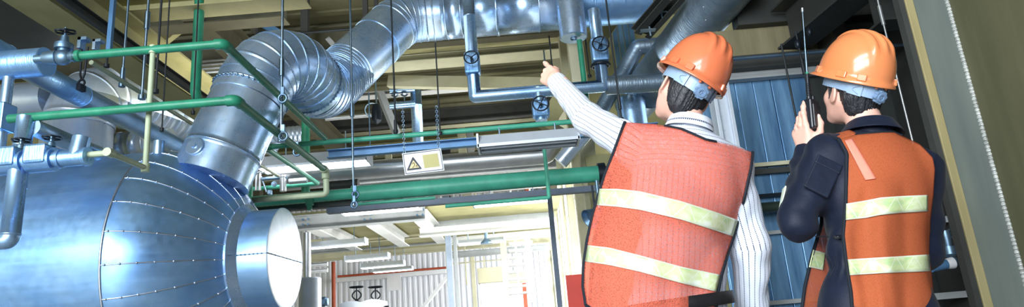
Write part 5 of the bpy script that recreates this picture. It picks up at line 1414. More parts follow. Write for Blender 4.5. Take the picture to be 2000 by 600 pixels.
    a_, b_ = frame_of(kd); pr = []; kc = kc + kd * 0.003
    for k in range(48):
        t = 2 * math.pi * k / 48; r = 0.0215 + 0.0022 * (1 if math.cos(8 * t) > 0.1 else -0.4); pr.append((r * math.cos(t), r * math.sin(t)))
    m.prism(pr, kc, kc + kd.normalized() * 0.016); m.lathe(kc + kd.normalized() * 0.016, kd, [(0, 0.016), (0.003, 0.015), (0.003, 0.009), (-0.001, 0.008), (-0.001, 0)], 24)
    for k in range(3):
        t = math.radians(90 + 120 * k); m.bar(kc + kd.normalized() * 0.0165, kc + kd.normalized() * 0.0165 + (a_ * math.cos(t) + b_ * math.sin(t)) * 0.009, 0.002, 0.003)
    m.build('ratchet_knob', M['knob'], hat, bevel=0.001)
    return hat

def chain(pts):   # piecewise linear px -> value along py
    xs = [p[0] for p in pts]; ys = [p[1] for p in pts]
    return lambda t: float(np.interp(t, xs, ys))

from mathutils.bvhtree import BVHTree
def bvh_of(sdf):
    p, q = sdf.mesh(); p = relax(p, q, 2); return BVHTree.FromPolygons(p.tolist(), q.tolist())
class Vest:
    """one hanging panel: outline given as left(py), right(py), top(u), bottom(u); depth(u, down) in metres; lies over the body below it"""
    def __init__(s, left, right, top, bottom, depth, body=None, clear=0.012, nu=64, nv=72, wob=0.0):
        s.L, s.R, s.T, s.B, s.D = chain(left), chain(right), chain(top), chain(bottom), depth
        s.nu, s.nv = nu, nv; g = np.zeros((nv + 1, nu + 1)); lim = np.full((nv + 1, nu + 1), 99.0)
        for i in range(nv + 1):
            for j in range(nu + 1):
                u, v = -1 + 2 * j / nu, i / nv; px, py = s.pxy(u, v); y = s.D(u, py - s.T(u))
                y -= wob * (math.sin(u * 9 + v * 3.1) * 0.6 + math.sin(u * 17 - v * 7) * 0.4) * v
                if body is not None:
                    d = ray(px, py).normalized(); hit = body.ray_cast(CAM, d)
                    if hit[0] is not None: lim[i, j] = hit[0].y - clear
                g[i, j] = min(y, lim[i, j])
        for _ in range(10):
            h = g.copy(); h[1:-1] = (g[:-2] + g[2:] + 2 * g[1:-1]) / 4; h[:, 1:-1] = (h[:, :-2] + h[:, 2:] + 2 * h[:, 1:-1]) / 4; g = np.minimum(h, lim)
        s.g = g
    def y_uv(s, u, v):
        a = (u + 1) / 2 * s.nu; b = v * s.nv; j = int(min(max(a, 0), s.nu - 1e-6)); i = int(min(max(b, 0), s.nv - 1e-6)); fa, fb = min(max(a - j, 0), 1), min(max(b - i, 0), 1); g = s.g
        return (g[i, j] * (1 - fa) + g[i, j + 1] * fa) * (1 - fb) + (g[i + 1, j] * (1 - fa) + g[i + 1, j + 1] * fa) * fb
    def pxy(s, u, v):
        py = s.T(u) + (s.B(u) - s.T(u)) * v; f = (u + 1) / 2; return s.L(py) + (s.R(py) - s.L(py)) * f, py
    def pt(s, u, v, off=0.0):
        px, py = s.pxy(u, v); return at(px, py, s.y_uv(u, v) - off)
    def at(s, px, py, off=0.0):
        l, r = s.L(py), s.R(py); u = max(-1, min(1, 2 * (px - l) / (r - l) - 1)); v = (py - s.T(u)) / (s.B(u) - s.T(u)); return at(px, py, s.y_uv(u, max(0, min(1, v))) - off)
    def sheet(s):
        return [[s.pt(-1 + 2 * j / s.nu, i / s.nv) for j in range(s.nu + 1)] for i in range(s.nv + 1)]
    def strip(s, up, dn, name, parent, n=40, off=0.006):
        """tape: up / dn = picture points of its two long edges, left to right"""
        fu = chain(up); fd = chain(dn); x0, x1 = up[0][0], up[-1][0]; d0, d1 = dn[0][0], dn[-1][0]; rows = [[], [], [], [], []]; L = 0; us = []
        for j in range(n + 1):
            f = j / n; xa = x0 + (x1 - x0) * f; xb_ = d0 + (d1 - d0) * f; ya, yb2 = fu(xa), fd(xb_)
            for k in range(5):
                g = k / 4; rows[k].append(s.at(xa + (xb_ - xa) * g, ya + (yb2 - ya) * g, off))
            if j: L += (rows[2][-1] - rows[2][-2]).length
            us.append(L)
        return MB().grid(rows, uvf=lambda i, j: (us[j], 1 - i / 4)).build(name, M['tape'], parent, solid=0.002)

def shoe(p, yaw, parent):
    """work shoe: ankle over p (on the floor)"""
    R = Matrix.Rotation(math.radians(yaw), 3, 'Z'); T = lambda x, y, z: V(p) + R @ V((x, y, z)); m = MB(); rows = []
    for y, w, hz in ((-.075, .026, .07), (-.06, .036, .105), (-.02, .040, .115), (.03, .042, .095), (.09, .047, .07), (.14, .046, .058), (.175, .036, .048), (.19, .016, .034)):
        rows.append([T(w * math.cos(t), y, 0.012 + max(0.0, math.sin(t)) * hz + min(0, math.sin(t)) * 0.008) for t in [2 * math.pi * k / 20 for k in range(20)]])
    m.grid(rows, loop=True); b = m.add([rows[0][i] for i in range(20)]); m.face([b + i for i in range(20)]); b = m.add([rows[-1][i] for i in range(20)]); m.face([b + 19 - i for i in range(20)])
    o = m.build('shoe', M['leather'], parent, sub=1); s_ = MB()
    out = [T(x, y, 0) for x, y in ((-.03, -.08), (.03, -.08), (.043, -.02), (.044, .05), (.05, .10), (.048, .15), (.03, .19), (-.03, .19), (-.048, .15), (-.05, .10), (-.044, .05), (-.043, -.02))]
    n = len(out); b = s_.add([q for q in out] + [q + V((0, 0, .024)) for q in out]); s_.face([b + i for i in reversed(range(n))]); s_.face([b + n + i for i in range(n)])
    for i in range(n): s_.face((b + i, b + (i + 1) % n, b + n + (i + 1) % n, b + n + i))
    s_.build('sole', M['leather'], o); return o

def collar(c, axis, fwd, r, hgt, gap, mat, parent, attr=True, flare=0.018):
    """folded collar around the neck, open in front"""
    c = V(c); ax_ = V(axis).normalized(); f = V(fwd); f = (f - ax_ * f.dot(ax_)).normalized(); sd = f.cross(ax_)
    prof = [(r + 0.004, -0.02), (r - 0.002, hgt * 0.5), (r - 0.001, hgt), (r + 0.004, hgt + 0.003), (r + 0.009, hgt * 0.82), (r + flare * 0.8, hgt * 0.25), (r + flare * 1.15, -hgt * 0.10)]
    n = 56; rows = []
    for rr, z in prof:
        row = []
        for j in range(n + 1):
            t = math.radians(gap / 2 + (360 - gap) * j / n); k = abs(j / n - 0.5) * 2
            zz = z - (0.022 * k ** 3 if z > 0 else 0.012 * k ** 3)
            row.append(c + (f * math.cos(t) * 1.08 + sd * math.sin(t)) * rr + ax_ * zz)
        rows.append(row)
    o = MB().grid(rows).build('collar', mat, parent, solid=0.003, sub=1)
    if attr:
        me = o.data; nv = len(me.vertices)
        a = me.attributes.new('su', 'FLOAT', 'POINT'); a.data.foreach_set('value', [(i // (n + 1)) * 0.0075 for i in range(nv)])
        a = me.attributes.new('sv', 'FLOAT', 'POINT'); a.data.foreach_set('value', [(i % (n + 1)) * 0.007 for i in range(nv)])
    return o
# ================================================================== the pointing man (nearer the tank)
Y1 = 2.2
n1 = at(1345, 258, Y1); pel1 = at(1322, 640, Y1); pel1.z = max(pel1.z, 0.86)
man1 = thing('person', 'man in hard hat and coral mesh vest over striped shirt, one arm raised pointing', 'person', (pel1.x, pel1.y, 0))
shL, shR = at(1243, 288, Y1 + 0.03), at(1428, 328, Y1 + 0.03)
tup = (n1 - pel1).normalized(); trt = (shR - shL); trt = (trt - tup * trt.dot(tup)).normalized(); tfw = tup.cross(trt)
TR = [[trt[i], tfw[i], tup[i]] for i in range(3)]
def tp1(x, y, z): return np.array(pel1 + trt * x + tfw * y + tup * z)
HT = (n1 - pel1).length
elL, wrL = at(1148, 232, Y1 + 0.22), at(1086, 158, Y1 + 0.40)
elR, wrR = at(1466, 480, Y1 + 0.05), at(1468, 645, Y1 + 0.16)
# head
R1 = rot3(8, 26, 33); R1b = rot3(8, 18, 30)
hc1 = at(1351, 151, Y1 + 0.0); head1 = hc1 - R1b @ V((0, 0, 0.052))
sh = head_sdf(head1, R1b, np.array(n1 + tfw * 0.005 - tup * 0.02))
# hands
hy1 = (at(1058, 138, Y1 + 0.50) - wrL).normalized()
handL, hiL = hand_sdf(wrL + hy1 * 0.012, hy1, V((-0.72, -0.55, 0.42)), [(8, 6, 4), (62, 82, 50), (72, 88, 52), (78, 88, 50)], [(0.30, 0.86, -0.25), (0.02, 0.95, -0.2), (-0.25, 0.95, -0.1)], True, 1.0)
handR, hiR = hand_sdf(wrR, (wrR - elR).normalized() + V((0, 0.1, 0)), V((1, -0.25, 0)), [(25, 30, 20), (30, 34, 20), (34, 36, 22), (38, 38, 24)], [(0.6, 0.8, -0.3), (0.3, 0.9, -0.3), (0.1, 0.95, -0.3)], False, 1.0)
core = SDF(tp1(-.3, -.25, -.1).min() if False else np.minimum(np.array(pel1), np.array(n1)) - 0.32, np.maximum(np.array(pel1), np.array(n1)) + 0.32, 0.008)
def torso_core(s, g, k=0.06):
    s.ell(tp1(0, 0, .02), (.155 + g, .105 + g, .13 + g), TR, 0.0); s.ell(tp1(0, 0, .2), (.138 + g, .096 + g, .17 + g), TR, k)
    s.ell(tp1(0, 0, HT - .2), (.168 + g, .112 + g, .17 + g), TR, k); s.ell(tp1(0, -.01, HT - .10), (.150 + g, .080 + g, .07 + g), TR, k)
    s.cone(np.array(shL) + np.array(tup) * 0.0, np.array(n1) - np.array(tup) * 0.05, .042 + g, .042 + g, k); s.cone(np.array(shR) - np.array(tup) * 0.0, np.array(n1) - np.array(tup) * 0.05, .042 + g, .042 + g, k)
torso_core(core, 0.0)
core.cone(np.array(n1) - np.array(tup) * .05, np.array(n1), .062, .055, 0.03)
mesh_obj('body', [sh.mesh(), handL.mesh(), handR.mesh(), core.mesh()], M['skin'], man1)
for t_, p_, u_ in ((hiL['chains'][0][3], hiL['chains'][0][2], hiL['z']), (hiL['thumb'][3], hiL['thumb'][2], hiL['x'])): nail(hiL, t_, p_, u_, man1)
mesh_obj('hair', [hair_sdf(head1, R1b).mesh()], M['hair'], man1, it=1)
for q in (-1, 1): MB().ball(head1 + R1b @ V((q * .032, .080, .007)), 0.0115, 12, 8).build('eye', M['white_paint'], man1)
hard_hat(hc1, R1, man1, 'helmet')
# shirt
lo = np.min([np.array(p) for p in (pel1, n1, elL, wrL, elR, wrR, shL, shR)], 0) - 0.22; hi = np.max([np.array(p) for p in (pel1, n1, elL, wrL, elR, wrR, shL, shR)], 0) + 0.2
s = SDF(lo, hi, 0.0055)
torso_core(s, 0.014)
def wrinkles(p0, p1, amp, freq, ph=0.0, tw=1.6):
    p0, p1 = V(p0), V(p1); a, b = frame_of(p1 - p0); L = (p1 - p0).length
    def f(X, Y, Z, t):
        x = (X - p0.x) * a.x + (Y - p0.y) * a.y + (Z - p0.z) * a.z; y = (X - p0.x) * b.x + (Y - p0.y) * b.y + (Z - p0.z) * b.z
        th = np.arctan2(y, x); u = t * L
        return -amp * (np.sin(u * freq + tw * np.sin(th + ph) + 1.3 * np.sin(2 * th - ph)) * (0.5 + 0.5 * np.sin(th * 1.0 + u * 9 + ph)))
    return f
s.cone(np.array(shL), np.array(elL), .070, .058, 0.05, disp=wrinkles(shL, elL, .0060, 56, 0.4, 2.2))
s.cone(np.array(elL), np.array(wrL) , .058, .040, 0.02, disp=wrinkles(elL, wrL, .0040, 60, 1.7, 2.0))
s.cone(np.array(wrL) - np.array(V(wrL - elL).normalized()) * .05, np.array(wrL), .0405, .0395, 0.006)
s.cone(np.array(shR), np.array(elR), .062, .064, 0.05, disp=wrinkles(shR, elR, .0065, 40, 2.2, 2.6))
s.cone(np.array(elR), np.array(wrR), .064, .048, 0.02, disp=wrinkles(elR, wrR, .006, 46, 0.2, 2.4))
s.half(np.array(wrL), np.array((wrL - elL).normalized()), 0.004)
s.half(tp1(0, 0, -0.03), -np.array(tup), 0.003) if False else None
s.cone(np.array(n1) - np.array(tup) * 0.03, np.array(n1) + np.array(tup) * 0.01, .068, .066, 0.02)
s.cone(np.array(n1) + np.array(tup) * 0.015 + np.array(tfw) * 0.0, np.array(n1) + np.array(tup) * 0.2, .062, .062, 0.003, 'c')
def shirt_attr(P):
    segs = [(shL, elL), (elL, wrL), (shR, elR), (elR, wrR)]; best = np.full(len(P), 1e9); su = np.zeros(len(P)); sv = np.zeros(len(P))
    d = P - np.array(pel1); x = d @ np.array(trt); z = d @ np.array(tup); yy = d @ np.array(tfw)
    yoke = z > HT - 0.155
    su_t = np.where(yoke, z - 0.10 * (x * x) , x * 1.02 + 0.0 * z); sv_t = np.where(yoke, x, z)
    dt = np.maximum(np.abs(x) - 0.155, 0) - 0.02
    su[:] = su_t; sv[:] = sv_t; best[:] = np.where(np.abs(x) < 0.165, -1, 0.035)
    for i, (a, b) in enumerate(segs):
        a_, b_ = frame_of(V(b) - V(a)); A, Bq = np.array(a), np.array(b); ab = Bq - A; L = np.linalg.norm(ab)
        t = np.clip((P - A) @ ab / L ** 2, 0, 1); q = P - A - t[:, None] * ab; dist = np.linalg.norm(q, axis=1) - 0.06
        th = np.arctan2(q @ np.array(b_), q @ np.array(a_)); m = dist < best
        su[m] = (th * 0.058)[m]; sv[m] = (t * L)[m]; best[m] = dist[m]
    return {'su': su, 'sv': sv}
shirt1 = mesh_obj('shirt', [s.mesh()], M['shirt'], man1, shirt_attr, it=1)
collar(n1 + tup * 0.008, tup * 0.9 + V(R1 @ V((0, 0, 1))) * 0.25, tfw * 0.8 + (R1 @ V((0, 1, 0))) * 0.3, 0.066, 0.040, 50, M['shirt'], man1)
# trousers, belt, shoes
def trousers(pel, rt, fw, feet, parent, mat, top, g=0.012):
    pel = V(pel); P = np.array
    s = SDF(P((pel.x - .36, pel.y - .3, 0.06)), P((pel.x + .36, pel.y + .32, pel.z + top + 0.12)), 0.008)
    s.ell(P(pel + V((0, 0, 0.0))), (.168 + g, .115 + g, .15), None, 0.0)
    for q, ft in zip((-1, 1), feet):
        hip = pel + rt * (q * 0.085) - V((0, 0, 0.06)); an = V(ft) + V((0, -0.01, 0.10)); kn = (hip + an) / 2 + fw * 0.02
        s.cone(P(hip), P(kn), .094 + g, .064 + g, 0.05, disp=wrinkles(hip, kn, .004, 60, q)); s.cone(P(kn), P(an), .064 + g, .056 + g, 0.03, disp=wrinkles(kn, an, .006, 70, q))
    s.half(P(pel + V((0, 0, top))), (0, 0, 1), 0.004)
    return mesh_obj('trousers', [s.mesh()], M[mat], parent, it=1)
feet1 = [(pel1.x - 0.15, pel1.y + 0.04, 0), (pel1.x + 0.13, pel1.y - 0.02, 0)]
trousers(pel1, trt, V((0, 1, 0)), feet1, man1, 'trouser', 0.075)
bp = at(1322, 575, Y1); zb1 = pel1.z + 0.07; m = MB()
bl = [(pel1.x + .192 * math.cos(t), pel1.y + .138 * math.sin(t), zb1 + 0.012 * math.cos(t)) for t in [2 * math.pi * k / 48 for k in range(49)]]
rows = [[V(p) + V((0, 0, dz)) for p in bl] for dz in (-0.02, 0.02)]
MB().grid(rows).build('belt', M['leather'], man1, solid=0.006)
for f in feet1: shoe(f, 8, man1)
# vest: back panel, front panel, binding, reflective tape
def dv1(u, dn):
    rise = min(1.0, max(0.0, dn) / 120.0) ** 0.55
    return Y1 + 0.005 + 0.03 * u * 0 - (0.035 + 0.122 * rise) * (1 - abs(u) ** 2.6) - 0.02 * rise
L1 = [(235, 1222), (262, 1212), (300, 1198), (340, 1182), (372, 1172), (420, 1158), (470, 1147), (520, 1140), (560, 1139), (585, 1143), (640, 1150)]
Rr1 = [(280, 1470), (300, 1470), (330, 1466), (380, 1455), (420, 1445), (460, 1433), (500, 1420), (540, 1408), (580, 1400), (640, 1394)]
top1 = [(-1, 239), (-0.78, 241), (-0.5, 243), (-0.36, 246), (-0.1, 252), (0.1, 262), (0.3, 273), (0.45, 277), (0.7, 284), (1, 298)]
bot1 = [(-1, 596), (-0.9, 606), (-0.5, 612), (0, 614), (1, 622)]
bs = SDF(lo, hi, 0.008); torso_core(bs, 0.014); bs.cone(np.array(shL), np.array(shL.lerp(elL, 0.16)), .074, .07, 0.05); bs.cone(np.array(shR), np.array(shR.lerp(elR, 0.3)), .068, .066, 0.05); bv1 = bvh_of(bs)
vb = Vest(L1, Rr1, top1, bot1, dv1, bv1, 0.012, wob=0.009)
vest1 = MB().grid(vb.sheet(), uvf=lambda i, j: (j * 0.0065, i * 0.0085)).build('vest', M['vest_one'], man1, solid=0.0015)
vf = Vest([(235, 1222), (300, 1205), (372, 1186), (470, 1160), (585, 1152), (640, 1156)], [(280, 1468), (330, 1464), (420, 1440), (500, 1412), (580, 1396), (640, 1390)],
          [(-1, 240), (-0.5, 244), (-0.3, 300), (0.0, 360), (0.25, 320), (0.5, 278), (1, 298)], [(-1, 600), (1, 612)], lambda u, dn: Y1 + 0.02 + min(1.0, max(0, dn) / 130) ** 0.6 * (0.145 * (1 - abs(u) ** 2.6) + 0.03) )
MB().grid(vf.sheet(), uvf=lambda i, j: (j * 0.0065, i * 0.0085)).build('vest_front', M['vest_one'], vest1, solid=0.0015)
def binding(V_, edge, n, parent, r=0.0062, rng=(0, 1)):
    pts = []
    for k in range(n + 1):
        f = rng[0] + (rng[1] - rng[0]) * k / n
        pts.append({'l': lambda: V_.pt(-1, f), 'r': lambda: V_.pt(1, f), 't': lambda: V_.pt(-1 + 2 * f, 0), 'b': lambda: V_.pt(-1 + 2 * f, 1)}[edge]())
    return MB().tube(pts, r, 10).build('binding', M['piping'], parent)
binding(vb, 'l', 60, vest1); binding(vb, 'r', 60, vest1); binding(vb, 'b', 40, vest1)
binding(vb, 't', 40, vest1, 0.0052, (0.32, 0.73)); binding(vf, 'l', 40, vest1)
vb.strip([(1171, 369), (1205, 369), (1250, 374), (1330, 393), (1400, 415), (1441, 430)], [(1166, 401), (1205, 404), (1250, 410), (1330, 429), (1395, 450), (1431, 462)], 'reflective_strip', vest1)
vb.strip([(1148, 479), (1190, 484), (1250, 499), (1330, 521), (1407, 537)], [(1143, 511), (1190, 518), (1250, 531), (1330, 553), (1399, 570)], 'reflective_strip', vest1)
# pouch showing through the loose side of the vest
pp = at(1196, 520, Y1 + 0.13)
# ================================================================== the man with the radio
Y2 = 2.25
n2 = at(1700, 266, Y2); pel2 = at(1722, 640, Y2); pel2.z = max(pel2.z, 0.86)
man2 = thing('person', 'man in hard hat and orange mesh vest over navy coveralls, holding a radio', 'person', (pel2.x, pel2.y, 0))
fw2 = V((-math.sin(math.radians(4)), math.cos(math.radians(4)), 0))
tup2 = (n2 - pel2).normalized(); trt2 = fw2.cross(V((0, 0, 1))); trt2 = (trt2 - tup2 * trt2.dot(tup2)).normalized(); tfw2 = tup2.cross(trt2)
TR2 = [[trt2[i], tfw2[i], tup2[i]] for i in range(3)]
HT2 = (n2 - pel2).length
def tp2(x, y, z): return np.array(pel2 + trt2 * x + tfw2 * y + tup2 * z)
sL2, sR2 = V(tp2(-0.160, 0.0, HT2 - 0.095)), V(tp2(0.165, 0.0, HT2 - 0.085))
eL2 = at(1556, 432, Y2 - 0.03); wL2 = at(1577, 299, Y2 + 0.13)
eR2 = V(tp2(0.205, 0.07, HT2 - 0.37)); wR2 = V(tp2(0.12, 0.24, HT2 - 0.44))
R2h = rot3(10, 20, 5); R2k = rot3(15, 31, 6)
hc2 = at(1668, 151, Y2); head2 = hc2 - R2h @ V((0, 0, 0.052))
sh = head_sdf(head2, R2h, np.array(n2 - tup2 * 0.02))
# radio first, the hand closes on it
rb = at(1586, 219, Y2 + 0.105)
ax_r = (at(1575, 150, Y2 + 0.105) - at(1584, 245, Y2 + 0.105)).normalized()
hzl = V((-0.94, -0.36, 0.05))
handL2, h2 = hand_sdf(wL2 + V((0.0, 0, 0.008)), at(1556, 225, Y2 + 0.13) - wL2, hzl, [(2, 14, 14), (24, 50, 30), (30, 54, 34), (36, 58, 36)], [(0.75, 0.62, -0.42), (0.10, 1.0, -0.34), (-0.15, 1.0, -0.02)], True, 1.02, spread=(3, 0, -2, -5))
handR2, h2r = hand_sdf(wR2, (wR2 - eR2).normalized(), V((0.4, 0.2, 0.8)), [(25, 30, 20), (30, 34, 20), (34, 36, 22), (38, 38, 24)], [(0.6, 0.8, -0.3), (0.3, 0.9, -0.3), (0.1, 0.95, -0.3)], False, 1.0)
core = SDF(np.minimum(np.array(pel2), np.array(n2)) - 0.32, np.maximum(np.array(pel2), np.array(n2)) + 0.32, 0.008)
def torso_core2(s, g, k=0.06):
    s.ell(tp2(0, 0, .02), (.160 + g, .110 + g, .13 + g), TR2, 0.0); s.ell(tp2(0, 0, .2), (.145 + g, .100 + g, .17 + g), TR2, k)
    s.ell(tp2(0, 0, HT2 - .2), (.170 + g, .114 + g, .17 + g), TR2, k); s.ell(tp2(0, -.01, HT2 - .10), (.150 + g, .080 + g, .07 + g), TR2, k)
    for q in (sL2, sR2): s.cone(np.array(q), np.array(n2) - np.array(tup2) * 0.05, .045 + g, .042 + g, k)
torso_core2(core, 0.0); core.cone(np.array(n2) - np.array(tup2) * .05, np.array(n2), .062, .055, 0.03)
mesh_obj('body', [sh.mesh(), handL2.mesh(), handR2.mesh(), core.mesh()], M['skin'], man2)
nail(h2, h2['thumb'][3], h2['thumb'][2], V((0.15, -1, 0)), man2, 0.0085)
mesh_obj('hair', [hair_sdf(head2, R2h).mesh()], M['hair'], man2, it=1)
for q in (-1, 1): MB().ball(head2 + R2h @ V((q * .032, .080, .007)), 0.0115, 12, 8).build('eye', M['white_paint'], man2)
hard_hat(hc2, R2k, man2, 'helmet_light')
# coveralls: one garment from collar to ankles
feet2 = [(pel2.x - 0.13, pel2.y - 0.02, 0), (pel2.x + 0.13, pel2.y + 0.06, 0)]
P_ = np.array
allp = [P_(q) for q in (pel2, n2, eL2, wL2, eR2, wR2, sL2, sR2, feet2[0], feet2[1])]
s = SDF(np.min(allp, 0) - P_((.22, .26, -.06)), np.max(allp, 0) + P_((.2, .26, .1)), 0.006)
torso_core2(s, 0.014)
s.ell(tp2(0, 0, .0), (.172, .125, .15), TR2, 0.05)
s.cone(P_(sL2), P_(eL2), .070, .056, 0.05, disp=wrinkles(sL2, eL2, .008, 55, 0.9, 2.6)); s.cone(P_(eL2), P_(wL2), .058, .048, 0.03, disp=wrinkles(eL2, wL2, .0075, 60, 2.0, 2.6))
s.cone(P_(wL2) - P_((wL2 - eL2).normalized()) * 0.04, P_(wL2), .047, .046, 0.006)
s.cone(P_(sR2), P_(eR2), .076, .068, 0.05, disp=wrinkles(sR2, eR2, .005, 50, 0.3, 2.6)); s.cone(P_(eR2), P_(wR2), .068, .046, 0.03, disp=wrinkles(eR2, wR2, .005, 50, 1.0, 2.6))
for q, ft in zip((-1, 1), feet2):
    hip = pel2 + trt2 * (q * 0.085) - V((0, 0, 0.06)); an = V(ft) + V((0, -0.01, 0.10)); kn = (hip + an) / 2 + tfw2 * 0.02
    s.cone(P_(hip), P_(kn), .104, .076, 0.05, disp=wrinkles(hip, kn, .006, 50, q)); s.cone(P_(kn), P_(an), .076, .068, 0.03, disp=wrinkles(kn, an, .008, 60, q))
# gathered waist
def gather(X, Y, Z):
    x = (X - pel2.x) * trt2.x + (Y - pel2.y) * trt2.y + (Z - pel2.z) * trt2.z; y = (X - pel2.x) * tfw2.x + (Y - pel2.y) * tfw2.y + (Z - pel2.z) * tfw2.z
    z = (X - pel2.x) * tup2.x + (Y - pel2.y) * tup2.y + (Z - pel2.z) * tup2.z; a = np.arctan2(y, x)
    return 0.0035 * np.sin(a * 38) * np.exp(-((z - 0.13) / 0.035) ** 2) + 0.006 * np.exp(-((z - 0.13) / 0.02) ** 2) + 0.004 * np.sin(z * 55 + 3 * np.sin(a * 3)) * np.exp(-((z - 0.2) / 0.12) ** 2)
s.warp(gather)
s.half(P_(wL2), P_((wL2 - eL2).normalized()), 0.004)
s.cone(P_(n2) + P_(tup2) * 0.01, P_(n2) + P_(tup2) * 0.2, .064, .064, 0.003, 'c')
suit = mesh_obj('coverall', [s.mesh()], M['navy'], man2, it=1)
collar(n2 + tup2 * 0.008, tup2, tfw2 * 0.8 + (R2h @ V((0, 1, 0))) * 0.2, 0.070, 0.042, 60, M['navy'], man2, False, 0.03)
for f in feet2: shoe(f, 25, man2)
# sleeve pocket, reflective flash
def on_arm(a, b, f, ang, r):
    a, b = V(a), V(b); d = b - a; p = a + d * f; n = V((math.cos(ang), -math.sin(ang), 0)); n = (n - d.normalized() * n.dot(d.normalized())).normalized(); return p + n * r, n, d.normalized()
p, n, d = on_arm(sL2, eL2, 0.42, math.radians(95), 0.072); t = d.cross(n)
m = MB(); R_ = Matrix((t, d, n)).transposed(); m.box(p, (0.085, 0.125, 0.012), R_); m.box(p - d * 0.05 + n * 0.004, (0.088, 0.035, 0.010), R_); m.build('sleeve_pocket', M['navy'], man2, bevel=0.005)
p, n, d = on_arm(eL2, wL2, 0.22, math.radians(165), 0.060); t = d.cross(n)
MB().box(p, (0.022, 0.10, 0.006), Matrix((t, d, n)).transposed()).build('sleeve_flash', M['tape'], man2, bevel=0.002)
# vest
def dv2(u, dn):
    rise = min(1.0, max(0.0, dn) / 110.0) ** 0.55
    side = Y2 + 0.02 + 0.02 * u
    return side - (0.03 + 0.135 * rise) * (1 - abs(u + 0.1) ** 2.4 if abs(u + 0.1) < 1 else 0) - 0.02 * rise
bs = SDF(np.min(allp[:2] + allp[6:8], 0) - .3, np.max(allp[:2] + allp[6:8], 0) + .3, 0.008); torso_core2(bs, 0.018); bs.cone(P_(sR2), P_(sR2.lerp(eR2, 0.6)), .08, .072, 0.05); bs.cone(P_(sL2), P_(sL2), .07, .07, 0.05); bv2 = bvh_of(bs)
vb2 = Vest([(255, 1630), (275, 1640), (300, 1654), (400, 1652), (460, 1647), (520, 1654), (570, 1662), (650, 1668)], [(255, 1815), (305, 1821), (330, 1826), (380, 1823), (430, 1817), (500, 1816), (560, 1822), (650, 1827)],
           [(-1, 272), (-0.8, 268), (-0.55, 262), (0.0, 258), (0.25, 258), (0.5, 270), (0.75, 282), (1, 308)], [(-1, 640), (1, 640)], dv2, bv2, 0.012, wob=0.008)
vest2 = MB().grid(vb2.sheet(), uvf=lambda i, j: (j * 0.0055, i * 0.0085)).build('vest', M['vest_two'], man2, solid=0.0015)
vf2 = Vest([(262, 1618), (290, 1604), (340, 1606), (440, 1604), (500, 1586), (560, 1572), (650, 1560)], [(262, 1700), (400, 1690), (650, 1720)], [(-1, 290), (-0.7, 276), (-0.4, 268), (0, 300), (1, 420)], [(-1, 640), (1, 640)],
           lambda u, dn: Y2 + 0.01 + 0.12 * min(1, max(0, dn) / 120) ** 0.6 + 0.05 * (u + 1))
MB().grid(vf2.sheet(), uvf=lambda i, j: (j * 0.0055, i * 0.0085)).build('vest_front', M['vest_two'], vest2, solid=0.0015)
# the right front half, round the far side
vf3 = Vest([(262, 1730), (650, 1740)], [(262, 1815), (330, 1822), (430, 1812), (500, 1812), (650, 1822)], [(-1, 380), (0, 300), (1, 308)], [(-1, 640), (1, 640)], lambda u, dn: Y2 + 0.09 + 0.10 * (1 - u) * 0.5 + 0.05 * min(1, dn / 120))
MB().grid(vf3.sheet(), uvf=lambda i, j: (j * 0.0055, i * 0.0085)).build('vest_front', M['vest_two'], vest2, solid=0.0015)
# shoulder piece joining back and front over the near shoulder
so = []
for f in range(9):
    g = f / 8; row = []
    for k in range(7):
        h = k / 6; a = vb2.pt(-1 + 0.45 * h, 0.0); b = vf2.pt(-1 + 0.6 * h, 0.0); q = a.lerp(b, g); s0, s1 = sL2, n2 - tup2 * 0.05; dd = s1 - s0; c_ = s0 + dd * max(0.0, min(1.0, (q - s0).dot(dd) / dd.length_squared)); e_ = q - c_; e_.z += 0.02; w_ = math.sin(math.pi * g); rr_ = max(e_.length, 0.078); q = q.lerp(c_ + e_.normalized() * rr_, w_); row.append(q)
    so.append(row)
MB().grid(so, uvf=lambda i, j: (j * 0.0055, i * 0.0085)).build('vest_shoulder', M['vest_two'], vest2, solid=0.0015)
binding(vb2, 'l', 60, vest2, 0.006); binding(vb2, 't', 30, vest2, 0.004, (0.2, 0.7)); binding(vf2, 'l', 50, vest2, 0.006)
MB().tube([r_[0] for r_ in so], 0.006, 10).build('binding', M['piping'], vest2)
vb2.strip([(1653, 398), (1690, 392), (1720, 386), (1760, 383), (1812, 381)], [(1652, 430), (1690, 426), (1720, 420), (1760, 416), (1812, 413)], 'reflective_strip', vest2)
vb2.strip([(1656, 507), (1720, 503), (1816, 497)], [(1660, 538), (1720, 534), (1817, 530)], 'reflective_strip', vest2)
vf2.strip([(1588, 488), (1612, 494)], [(1580, 522), (1608, 528)], 'reflective_strip', vest2, n=12, off=0.006)
sp_ = vb2.strip([(1650, 275), (1690, 352)], [(1664, 271), (1711, 349)], 'shoulder_tape', vest2, n=20); sp_.data.materials[0] = M['tape_pink']
# elastic side strap with buckle
q = at(1640, 463, dv2(-1, 190) - 0.005); m = MB(); m.box(q, (0.028, 0.012, 0.026), RW @ Matrix.Rotation(0.1, 3, 'Z')); m.build('strap_buckle', M['radio'], vest2, bevel=0.003)
m = MB(); m.bar(q, at(1598, 462, Y2 + 0.1), 0.022, 0.004, up=(0, 0, 1)); m.build('side_strap', M['piping'], vest2)

